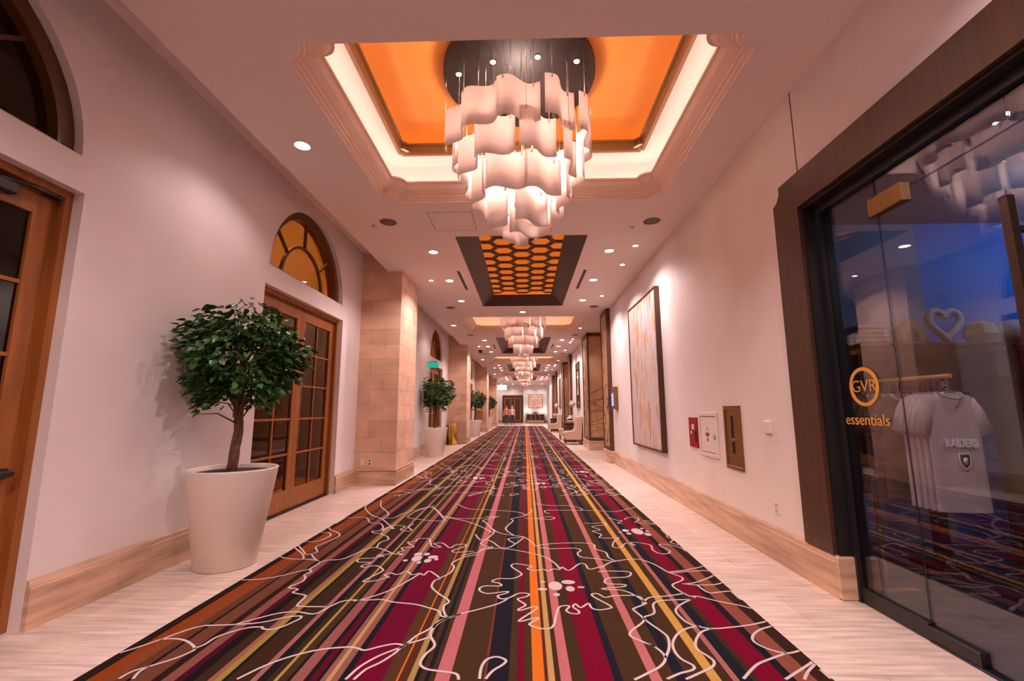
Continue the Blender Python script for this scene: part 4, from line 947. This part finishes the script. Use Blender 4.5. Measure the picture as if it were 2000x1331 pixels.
def drum(k):
    y_ = 19.0+PER*k; x = 1.86; w_ = ['near', 'far'][k]
    t = thing('drum_table', 'round dark wood drum table between the %s pair of wing chairs' % w_, 'side table', (x, y_, 0))
    MB().lathe([(.26, 0), (.27, .02), (.27, .72), (.26, .74)], n=32).build('drum', DKUP, t); MB().lathe([(.29, .74), (.30, .748), (.30, .768), (.29, .775)], n=32).build('table_top', WOODD, t)
    rr = random.Random(k)
    b_ = thing('flower_bowl', 'low bowl of white and green flowers on the %s drum table' % w_, 'flowers', (x+.02, y_-.08, .776))
    MB().lathe([(.06, 0), (.10, .04), (.12, .10), (.115, .10), (.05, .02)], n=20, caps=1).build('bowl', WHITE, b_)
    g_ = MB()
    for i in range(40):
        a = rr.uniform(0, 2*PI); v, f = leaf_geo(.13, .06); q = Vector((math.cos(a), math.sin(a), rr.uniform(.1, 1.1))).to_track_quat('X', 'Z').to_matrix(); g_.add([Vector((.03*math.cos(a), .03*math.sin(a), .1))+q @ Vector(p) for p in v], f)
    o = g_.build('greenery', LEAFY, b_); o['kind'] = 'stuff'
    for i in range(9):
        a = rr.uniform(0, 2*PI); r_ = rr.uniform(.05, .16); zz = rr.uniform(.12, .27)
        MB().lathe([(.0, 0), (.035, .008), (.042, .03), (.03, .042), (.012, .03), (0, .034)], n=9).build('blossom', PETAL, b_, (r_*math.cos(a), r_*math.sin(a), zz), (rr.uniform(-.7, .7), rr.uniform(-.7, .7), 0))
    v_ = thing('tall_flower_vase', 'tall clear vase topped with a white flower ball above the %s drum table' % w_, 'flowers', (x+.12, y_+.10, .776))
    MB().lathe([(.05, 0), (.045, .02), (.022, .08), (.022, .62), (.035, .66)], n=16, caps=1).build('vase', VGLASS, v_)
    hd = MB()
    for i in range(70):
        u = rr.uniform(-1, 1); a = rr.uniform(0, 2*PI); s = math.sqrt(1-u*u); d = Vector((s*math.cos(a), s*math.sin(a), u)); q = d.to_track_quat('Z', 'X').to_matrix()
        pts = [Vector((0, 0, .0))]+[Vector((.04*math.cos(2*PI*j/6), .04*math.sin(2*PI*j/6), .012)) for j in range(6)]
        hd.add([Vector((0, 0, .78))+d*.12+q @ p for p in pts], [(0, 1+j, 1+(j+1) % 6) for j in range(6)])
    hd.lathe([(0, .67), (.09, .71), (.12, .78), (.09, .85), (0, .89)], n=14)
    o = hd.build('flower_ball', PETAL, v_); o['kind'] = 'stuff'
    m_ = on_wall('wall_mirror', 'narrow dark-framed mirror on the right wall above the %s wing chairs' % w_, 'mirror', 18.55+PER*k, 2.30)
    fr = MB()
    for a, b2, c, d in ((-.5, .5, -.92, -.86), (-.5, .5, .86, .92), (-.5, -.44, -.86, .86), (.44, .5, -.86, .86)): fr.bbox(-.05, 0, a, b2, c, d, .004)
    fr.build('frame', WOODD, m_); MB().bbox(-.03, -.004, -.44, .44, -.86, .86, .002).build('mirror_glass', mat('mirror', (.85, .83, .82), .02, 1.0), m_)
drum(0); drum(1)

# ================================================================ FAR END
t = struct('door_9', None, (-1.245, Y1, 0)); GOLDL = mat('gold_line', (.75, .50, .22), .35, .6)
t['label'] = 'tall dark double door with gold line panels in the end wall'
f = MB()
for a, b_, c, d in ((-1.05, -1.0, 0, 2.8), (1.0, 1.05, 0, 2.8), (-1.0, 1.0, 2.75, 2.8)): f.bbox(a, b_, -.06, 0, c, d, .004)
f.build('door_frame', WOODD, t)
for s in (-1, 1):
    a, b_ = (.004, .998) if s > 0 else (-.998, -.004); lf = MB().bbox(a, b_, -.045, -.005, .01, 2.745, .004).build('door_leaf', WOODD, t)
    g = MB(); c0_, c1 = a+.17, b_-.17
    for p in ((c0_, c0_+.03, .25, 2.5), (c1-.03, c1, .25, 2.5), (c0_+.03, c1-.03, .25, .28), (c0_+.03, c1-.03, 2.47, 2.5)): g.bbox(p[0], p[1], -.052, -.044, p[2], p[3], .002)
    g.build('gold_moulding', GOLDL, lf); MB().tube([(s*.09, -.10, .95), (s*.09, -.10, 1.45)], .014, 8).tube([(s*.09, -.045, 1.0), (s*.09, -.10, 1.0)], .009, 6).tube([(s*.09, -.045, 1.4), (s*.09, -.10, 1.4)], .009, 6).build('pull_handle', BRASS, lf)
o = MB().bbox(-.16, .06, Y1-.16, Y1, 0, H, .01).build('trim_2', PLASTER); o['kind'] = 'structure'
t = thing('square_artwork', 'square pale pink patterned artwork in a thin frame on the end wall', 'artwork', (1.095, Y1, 2.19))
f = MB()
for a, b_, c, d in ((-.74, .74, -.70, -.67), (-.74, .74, .67, .70), (-.74, -.71, -.67, .67), (.71, .74, -.67, .67)): f.bbox(a, b_, -.05, 0, c, d, .003)
f.build('frame', DARKM, t); MB().bbox(-.71, .71, -.035, -.004, -.67, .67, .002).build('canvas', mat('pink_canvas', (.72, .45, .36), .7, noise=(7, .5)), t)
t = thing('console_cabinet', 'low dark four-panel console cabinet with white top against the end wall', 'cabinet', (1.06, Y1-.28, 0))
MB().bbox(-.87, .87, -.22, .24, .28, .86, .006).build('body', WOODD, t); MB().bbox(-.87, .87, -.20, .24, .04, .28, .004).build('base', CREAM, t); MB().bbox(-.9, .9, -.25, .25, .86, .90, .004).build('table_top', WHITE, t)
for k in range(4): MB().bbox(-.85+k*.43, -.46+k*.43, -.235, -.218, .30, .84, .004).build('cabinet_door', WALNUT, t)
for k in range(3): MB().bbox(-.455+k*.43, -.425+k*.43, -.24, -.22, .28, .86, .002).build('divider', CREAM, t)
t = thing('decor_bowl', 'shallow dark bowl of decor centred on the console', 'bowl', (1.06, Y1-.28, .90)); MB().lathe([(.08, 0), (.3, .07), (.42, .12), (.40, .12), (.1, .03)], n=24, caps=1, ey=.5).build('bowl', DARKM, t); MB().lathe([(.30, .08), (.18, .20), (.06, .27), (0, .28)], n=16, ey=.5).build('filling', mat('coral', (.7, .36, .28), .8, bump=(30, 1)), t)
for x, lab in ((.25, 'small lamp glowing at the left end of the console'), (1.86, 'small lamp glowing at the right end of the console')):
    t = thing('table_lamp', lab, 'lamp', (x, Y1-.28, .90)); MB().lathe([(.06, 0), (.05, .015), (.015, .03), (.012, .18)], n=14).build('lamp_base', BRASS, t); MB().lathe([(.08, .16), (.06, .30), (.058, .30), (.078, .16)], n=18, caps=0).build('lamp_shade', emis('shade_glow', (1, .86, .72), 1.2) if 'shade_glow' not in MATS else MATS['shade_glow'], t)
    light('POINT', 'table_lamp_bulb', (x, Y1-.45, 1.22), 5, (1, .85, .75), .06)
t = thing('hanging_screen', 'glowing white screen hung from the ceiling before the end wall', 'screen', (-2.27, 44.0, 3.46))
MB().bbox(-.54, .54, -.03, .03, -.29, .29, .008).build('housing', BLACK, t); MB().bbox(-.50, .52, -.034, -.029, -.25, .25, .002).build('display', emis('screen_white', (.92, 1, 1), .8), t)
for s in (-.35, .35): MB().tube([(s, 0, .29), (s, 0, H-3.46)], .015, 8).build('hanger_rod', BLACK, t)

# ---- two walkers
SKIN = mat('skin', (.62, .34, .25), .6); JEANS = mat('dark_jeans', (.03, .04, .06), .8); SHOE = mat('shoe', (.05, .045, .045), .6)
def make_person(label, loc, rz, top, hair, sh=1.0, stride=.16, swing=.12, hairlen=.0, link=0):
    t = thing('person', label, 'person', loc, rz)
    V = []; E = []; RAD = []
    def add(p, r, par=None):
        V.append(tuple(c*sh for c in p)); RAD.append((r[0]*sh, r[1]*sh) if isinstance(r, tuple) else (r*sh, r*sh))
        if par is not None: E.append((par, len(V)-1))
        return len(V)-1
    pel = add((0, 0, .95), (.15, .11)); wst = add((0, 0, 1.08), (.135, .10), pel); chs_ = add((0, .0, 1.28), (.155, .11), wst); shl = add((0, .01, 1.41), (.11, .085), chs_)
    nk = add((0, 0, 1.48), .05, shl); hd0 = add((0, -.01, 1.56), (.065, .075), nk); hd1 = add((0, -.01, 1.63), (.075, .09), hd0); add((0, 0, 1.70), (.05, .06), hd1)
    for s in (-1, 1):
        st = stride*s
        hip = add((.09*s, 0, .88), .095, pel); kn = add((.10*s, -.03-st*.5, .49), .06, hip); an = add((.10*s, -st+.03, .09), .042, kn); hl = add((.10*s, -st, .045), .045, an); add((.105*s, -st-.16, .035), (.04, .03), hl)
        so = add((.185*s, .01, 1.39), .055, shl); el_ = add((.235*s, .02+swing*s*.3, 1.13), .042, so); wr = add((.25*s, -.04+swing*s, .90), .028, el_); pm = add((.25*s, -.055+swing*s, .84), (.018, .036), wr)
        for j, (dy, ln) in enumerate(((-.030, .062), (-.010, .072), (.010, .068), (.028, .052))):
            k1 = add((.25*s, -.055+swing*s+dy, .80), .009, pm); add((.244*s, -.06+swing*s+dy, .80-ln), .007, k1)
        th = add((.24*s, -.095+swing*s, .83), .010, pm); add((.236*s, -.115+swing*s, .795), .008, th)
    me = bpy.data.meshes.new('body_cage'); me.from_pydata(V, E, []); tmp = bpy.data.objects.new('body_cage', me); COL.objects.link(tmp)
    tmp.modifiers.new('skin', 'SKIN'); sv = me.skin_vertices[0].data
    for i, r in enumerate(RAD): sv[i].radius = r
    sv[0].use_root = True
    ss = tmp.modifiers.new('sub', 'SUBSURF'); ss.levels = 2; ss.render_levels = 2
    dg = bpy.context.evaluated_depsgraph_get(); fm = bpy.data.meshes.new_from_object(tmp.evaluated_get(dg)); bpy.data.objects.remove(tmp); fm.name = 'body'
    fm.materials.clear()
    for m_ in (SKIN, top, JEANS, SHOE): fm.materials.append(m_)
    for p in fm.polygons:
        c = p.center/sh; p.use_smooth = True
        arm = abs(c.x) > .20
        p.material_index = 0 if c.z > 1.455 or (arm and c.z < 1.17) else 1 if (c.z > .92 and (not arm or c.z >= 1.17)) else (2 if c.z > .075 else 3)
        if arm and c.z < 1.17: p.material_index = 0
    body = obj('body', fm, t)
    hr = MB(); prof = [(0, 1.755), (.045, 1.75), (.085, 1.715), (.098, 1.66), (.092, 1.60), (.08, 1.56-hairlen), (.06, 1.56-hairlen)]
    hr.lathe([(r*sh, z_*sh) for r, z_ in prof], (0, .018*sh), 18); ho = hr.build('hair', hair, t)
    for s in (-1, 1):
        MB().lathe([(0, -.012), (.011, -.006), (.012, .004), (0, .012)], n=8).build('eye', mat('eye_dark', (.02, .015, .01), .3), t, (.030*s*sh, -.092*sh, 1.635*sh)); MB().lathe([(0, -.03), (.012, -.015), (.014, .01), (0, .03)], n=8, ex=.6).build('ear', SKIN, t, (.082*s*sh, .005*sh, 1.62*sh))
    MB().add([(0, -.125, 1.60), (-.014, -.095, 1.592), (.014, -.095, 1.592), (0, -.092, 1.645)], [(0, 1, 3), (0, 3, 2), (0, 2, 1), (1, 2, 3)]).build('nose', SKIN, t).scale = (sh, sh, sh)
    MB().bbox(-.024, .024, -.096, -.086, 1.560, 1.570, .002).build('mouth', mat('lips', (.42, .13, .12), .5), t).scale = (sh, sh, sh)
    return t
make_person('walking person in rust-coloured short-sleeved top and dark trousers', (-1.60, 39.6, 0), .05, mat('rust_top', (.50, .17, .11), .8), mat('brown_hair', (.10, .05, .03), .7), .97, .15, .10, .0)
make_person('walking person in pale pink patterned top and dark trousers', (-1.12, 40.2, 0), -.05, mat('pink_top', (.72, .42, .38), .8, noise=(18, .35)), mat('fair_hair', (.55, .38, .26), .7), .95, -.14, -.10, .06)

# ================================================================ SHOP
GX = 2.305
sf = struct('trim_3'); sf['label'] = 'wide brown wooden surround of the shop front'
nt_ = .16
o = MB().add(*flat_fill([[(3.755, .285), (3.755, 3.02), (3.70, 3.04), (3.66, 3.09), (3.655, 3.16), (SH0-.3, 3.16), (SH0-.3, .0), (SH0, .0), (SH0, SHZ), (SH1, SHZ), (SH1, .285)]], lambda a, z_: (XR-.03, a, z_)))
pts = [(3.755, .285), (3.755, 3.02), (3.70, 3.04), (3.66, 3.09), (3.655, 3.16), (SH0-.3, 3.16), (SH0-.3, .0), (SH0, .0), (SH0, SHZ), (SH1, SHZ), (SH1, .285)]
n = len(pts); o.add([(XR-.03, *p) for p in pts]+[(XR+.02, *p) for p in pts], [(i, (i+1) % n, n+(i+1) % n, n+i) for i in range(n)])
o.build('surround_board', WALNUT, sf)
# dark inner frame
f = MB().bbox(XR+.0, GX+.06, SH1-.025, SH1, .285, SHZ, .003).bbox(XR, GX+.06, SH0, SH1-.025, SHZ-.025, SHZ, .003).bbox(GX-.035, GX+.06, SH1-.075, SH1-.025, 0.0, SHZ-.025, .003).bbox(GX-.035, GX+.06, SH0, SH1-.075, SHZ-.085, SHZ-.025, .003)
f.build('black_frame', BLACK, sf)
sd = thing('shop_front', 'frameless glass shop front with black base rail and gold lettering', 'shop front', (GX, 2.84, 0))
yo = 2.84
gp = MB().box(-.005, .005, .006, SH1-.075-yo, .10, SHZ-.085).build('fixed_pane', CGLASS, sd)
MB().bbox(-.025, .025, .0, SH1-.03-yo, 0, .10, .003).build('base_rail', BLACK, sd)
MB().box(-.005, .005, SH0-yo+.01, -.004, 2.62, SHZ-.085).build('transom_pane', CGLASS, sd)
dp = MB().box(-.005, .005, -1.75, -.006, .035, 2.612).build('door_pane', CGLASS, sd)
MB().box(-.005, .005, SH0-yo+.01, -1.76, .035, 2.612).build('fixed_pane', CGLASS, sd)
MB().bbox(-.03, .03, -.30, -.004, .015, .085, .004).build('bottom_patch', BLACK, dp); MB().bbox(-.03, .03, -.22, .04, 2.545, 2.665, .004).build('hinge_patch', BRONZE, dp)
MB().bbox(-.085, -.05, -.83, -.79, 1.25, 2.28, .006).bbox(-.05, .0, -.825, -.795, 1.4, 1.43, .003).bbox(-.05, .0, -.825, -.795, 2.1, 2.13, .003).build('door_handle', DARKM, dp)
MB().bbox(-.03, .03, SH0-yo, .0, .0, .014, .002).build('floor_track', BLACK, sd)
MB().tube([(0, -.002, .1), (0, -.002, SHZ-.09)], .004, 6).build('pane_edge', BLACK, sd)
GOLDT = mat('gold_lettering', (.80, .36, .06), .45)
RG = (PI/2, 0, -PI/2)
def ring_mesh(r0, r1, sy=1.0):
    m = MB(); N = 36; v = []; f = []
    for x in (-.0035, 0):
        for r in (r0, r1): v += [(x, r*math.cos(2*PI*k/N), sy*r*math.sin(2*PI*k/N)) for k in range(N)]
    for k in range(N):
        l = (k+1) % N
        for a, b_ in ((0, 1), (2, 3), (0, 2), (1, 3)): f.append((a*N+k, a*N+l, b_*N+l, b_*N+k))
    return m.add(v, f)
ring_mesh(.108, .132).build('logo_ring', GOLDT, gp, (-.0055, 3.135-yo, 1.45)); text('GVR', .118, GOLDT, gp, (-.0075, 3.135-yo, 1.45), RG, .001, bold=-.001); text('essentials', .105, GOLDT, gp, (-.0075, 3.145-yo, 1.225), RG, .001)
# interior shell
SHW = mat('shop_wall', (.20, .225, .29), .8); SHF = mat('shop_floor', (.05, .045, .05), .35, noise=(4, .5))
BLUEW = mat('blue_wall', (.02, .16, .42), .6)
o = MB().box(2.36, 7.0, -3.0, 4.9, -.02, .001).build('floor_shop', SHF); o['kind'] = 'structure'
o = MB().box(2.36, 4.25, 4.8, 4.9, 0, 3.4).build('wall_shop', SHW); o['kind'] = 'structure'
o = MB().box(4.25, 7.0, 4.8, 4.9, 0, 3.4).box(6.9, 7.0, -3, 4.8, 0, 3.4).build('wall_shop', BLUEW); o['kind'] = 'structure'
o = MB().box(2.36, 7.0, -3.1, -3.0, 0, 3.4).box(2.36, 7.0, -3.0, 4.9, 3.3, 3.4).box(2.34, 2.40, 3.44, 4.9, 0, 3.4).build('wall_shop', mat('shop_dark', (.10, .10, .12), .8)); o['kind'] = 'structure'
light('SPOT', 'shop_lamp', (2.9, 2.0, 3.2), 18, (1, .80, .72), .06, None, (2.62, 3.0, 1.0), 1.5, .7)
light('POINT', 'shop_lamp', (4.4, 3.6, 3.0), 5, (.75, .85, 1), .1); light('POINT', 'shop_blue_lamp', (5.4, 3.9, 2.9), 12, (.15, .45, 1), .1)
# back shelf with decor
SZ = 1.93
t = thing('wall_shelf', 'long dark shop shelf carrying decorative objects, seen through the glass', 'shelf', (4.1, 4.6, SZ-.03)); MB().bbox(-1.6, 1.9, -.22, .2, 0, .028, .003).build('shelf_board', BLACK, t)
for x in (-1.2, 0, 1.3): MB().bbox(x-.015, x+.015, -.18, .2, -.16, 0, .003).build('shelf_bracket', DARKM, t)
DECO = mat('deco_wood', (.45, .25, .10), .6); DECOL = mat('deco_plaster', (.60, .50, .45), .7)
def shelfx(px): return 3.165+(px-1650)/350*1.716
t = thing('pentagon_ornament', 'brown pentagon house-shaped ornament on the shop shelf', 'ornament', (shelfx(1777), 4.5, SZ)); MB().prism([(-.10, 0), (.10, 0), (.13, .13), (0, .24), (-.13, .13)], 1, -.06, .06).build('body', DECO, t); MB().prism([(-.045, .03), (.045, .03), (.055, .09), (0, .14), (-.055, .09)], 1, -.064, -.058).build('inset', WOODD, t)
t = thing('heart_ornament', 'open heart-shaped ornament standing on the shop shelf', 'ornament', (shelfx(1852), 4.5, SZ)); hp = []
for k in range(33):
    a = 2*PI*k/32; hp.append((.0105*16*math.sin(a)**3*.92, 0, .0105*(13*math.cos(a)-5*math.cos(2*a)-2*math.cos(3*a)-math.cos(4*a))+.205))
MB().tube(hp, .034, 8).build('heart_ring', DECOL, t)
t = thing('faceted_ornament', 'faceted dark ornament right of the heart on the shop shelf', 'ornament', (shelfx(1918), 4.5, SZ)); MB().lathe([(.08, 0), (.14, .09), (.11, .19), (.05, .22)], n=6, smooth=False).build('body', DECO, t); MB().lathe([(.04, .221), (.03, .224)], n=6, smooth=False).build('mouth', BLACK, t)
t = thing('ball_ornament', 'large pale ball ornament at the right end of the shop shelf', 'ornament', (shelfx(1985), 4.5, SZ)); MB().lathe([(.05, 0), (.12, .04), (.15, .10), (.14, .16), (.09, .22), (0, .24)], n=22).build('ball', DECOL, t); MB().lathe([(.06, 0), (.06, .01)], n=16).build('foot', DECO, t)
t = thing('folded_stack', 'stack of folded pale garments at the left end of the shop shelf', 'clothes', (shelfx(1690), 4.52, SZ))
for k in range(4): MB().bbox(-.16+.01*k, .16-.008*k, -.13, .13, k*.045, .043+k*.045, .018).build('folded_garment', DECOL, t)
# clothes rail
RX, RY0, RY1, RZ = 2.60, 2.83, 3.56, 1.50
RAILW = mat('rail_wood', (.62, .34, .12), .4)
t = thing('clothes_rail', 'wooden clothes rail on a post inside the shop window', 'clothes rail', (RX, RY1, 0))
MB().tube([(0, RY0-RY1, RZ), (0, .03, RZ)], .014, 10).build('rail', RAILW, t); MB().tube([(0, 0, 0), (0, 0, RZ)], .016, 10).build('post', RAILW, t); MB().bbox(-.22, .22, -.02, .02, 0, .02, .004).build('foot', RAILW, t)
def tee_mesh(m):
    mb = MB(); rows = [(0, .085), (-.015, .15), (-.04, .20), (-.10, .215), (-.25, .21), (-.45, .21), (-.66, .215), (-.70, .215)]; n = 16; v = []; f = []
    for z_, w_ in rows:
        d = .020 if z_ < -.03 else .012
        for k in range(n): a = 2*PI*k/n; v.append((w_*math.cos(a), d*math.sin(a)*(1+.15*math.sin(a*5+z_*9)), z_))
    for j in range(len(rows)-1):
        for k in range(n): f.append((j*n+k, j*n+(k+1) % n, (j+1)*n+(k+1) % n, (j+1)*n+k))
    mb.add(v, f, True)
    for s in (-1, 1):
        sv_ = MB().tube([(s*.15, 0, -.06), (s*.205, 0, -.13), (s*.25, 0, -.245)], [.055, .060, .062], 10); mb.add([(q[0], q[1]*.3, q[2]) for q in sv_.v], sv_.f, True)
    return mb.mesh('shirt_body', m)
GREYT = mat('grey_cotton', (.52, .44, .42), .9, bump=(8, .3)); DARKT = mat('brown_cotton', (.13, .075, .055), .9, bump=(8, .3))
gm, dm = tee_mesh(GREYT), tee_mesh(DARKT)
hk = MB().tube([(0, 0, .0), (0, 0, .05), (.012, 0, .075), (0, 0, .092), (-.012, 0, .08)], .003, 6).tube([(-.17, 0, -.035), (-.05, 0, .0), (0, 0, .012), (.05, 0, .0), (.17, 0, -.035)], .006, 6).mesh('hanger', STEEL)
cz = mat('collar_grey', (.40, .33, .31), .9)
col_m = MB().tube([(.085*math.cos(a), .045*math.sin(a)-.008, -.035*max(0, -math.sin(a))) for a in [2*PI*k/16 for k in range(17)]], .008, 6).mesh('collar', cz)
TL = ['grey t-shirt with white team lettering, foremost on the shop rail']+['pale grey t-shirt, %s from the front on the shop rail' % q for q in ('second', 'third', 'fourth', 'fifth')]+['dark brown t-shirt, %s of the dark ones from the rail front' % q for q in ('first', 'second', 'third', 'fourth', 'last')]
for k in range(10):
    y_ = RY0+.03+k*.045+(.12 if k > 4 else 0)+(.03*(k-4) if k > 4 else 0)
    g_ = None if k == 0 else ('pale shirts on the shop rail' if k < 5 else 'dark shirts on the shop rail')
    t = thing('t_shirt', TL[k], 't-shirt', (RX, y_, RZ-.105), -.08+R.uniform(-.01, .01), g_)
    t.scale = (.70, 1, 1)
    s = obj('shirt_body', gm if k < 5 else dm, t); obj('hanger', hk, t); obj('collar', col_m, t)
    if k == 0:
        WT = mat('print_white', (.85, .80, .80), .7); text('RAIDERS', .066, WT, s, (.015, -.030, -.30), (PI/2, 0, 0), .002, bold=.003)
        sh_ = [(-.042, .045), (.042, .045), (.046, .0), (.03, -.035), (0, -.055), (-.03, -.035), (-.046, 0)]
        MB().prism(sh_, 1, -.026, -.020).build('shield_emblem', WT, s, (.02, -.006, -.40)); MB().prism([(a*.8, c*.8) for a, c in sh_], 1, -.0275, -.0255).build('shield_field', BLACK, s, (.02, -.006, -.40)); MB().lathe([(.018, 0), (.02, .004), (0, .005)], n=12).build('emblem_face', WT, s, (.02, -.032, -.40), (PI/2, 0, 0))
# dark display case with small coloured packs
t = thing('display_case', 'dark display case full of small coloured packs at the right of the shop', 'display case', (3.95, 3.6, 0))
MB().bbox(-.02, 1.6, .30, .34, 0, 1.55, .004).build('back_panel', BLACK, t)
for z_ in (.35, .75, 1.12, 1.5): MB().bbox(0, 1.6, 0, .3, z_, z_+.02, .003).build('shelf_board', BLACK, t)
for x in (-.02, 1.6): MB().bbox(x-.02, x+.02, 0, .34, 0, 1.55, .003).build('side_panel', BLACK, t)
PK = [mat('pack_blue', (.03, .12, .55), .3), mat('pack_red', (.45, .03, .05), .3), mat('pack_white', (.7, .7, .75), .3), mat('pack_amber', (.6, .3, .06), .3)]
NUM = 'first second third fourth fifth sixth seventh eighth ninth tenth eleventh twelfth thirteenth fourteenth fifteenth sixteenth'.split()
pm = [MB().bbox(-.03, .03, -.03, .03, 0, .13, .008).mesh('pack', q) for q in PK]
for r_, z_ in enumerate((.77, 1.14)):
    for k in range(16):
        j = R.randrange(4); o = obj('pack', pm[j], None, (4.02+k*.097, 3.72+R.uniform(-.03, .03), z_)); tag(o, '%s pack, %s from the left on the %s shelf of the dark case' % (['blue', 'red', 'white', 'amber'][j], NUM[k], ['lower', 'upper'][r_]), 'package', 'packs in the shop display case')
t = thing('red_cap', 'dark red cap with a round white badge behind the clothes rail', 'cap', (3.45, 4.05, 1.44)); CAPR = mat('cap_red', (.16, .02, .02), .85)
MB().lathe([(.16, 0), (.155, .05), (.12, .11), (.05, .145), (0, .15)], n=22).build('crown', CAPR, t); MB().lathe([(.0, .012), (.24, .004), (.24, .0), (0, 0)], (0, -.08), 22).build('brim', CAPR, t); bd = ring_mesh(.030, .036).build('badge_ring', WHITE, t, (.08, -.145, .055), (0, 0, PI/2+.4)); text('GVR', .03, WHITE, bd, (0, 0, 0), RG, .001)
t = thing('cap_stand', 'dark plinth carrying the red cap inside the shop', 'stand', (3.45, 4.05, 0)); MB().bbox(-.16, .16, -.16, .16, 0, .05, .01).bbox(-.04, .04, -.04, .04, .05, 1.41, .006).build('post', BLACK, t); MB().bbox(-.15, .15, -.15, .15, 1.41, 1.44, .004).build('table_top', BLACK, t)
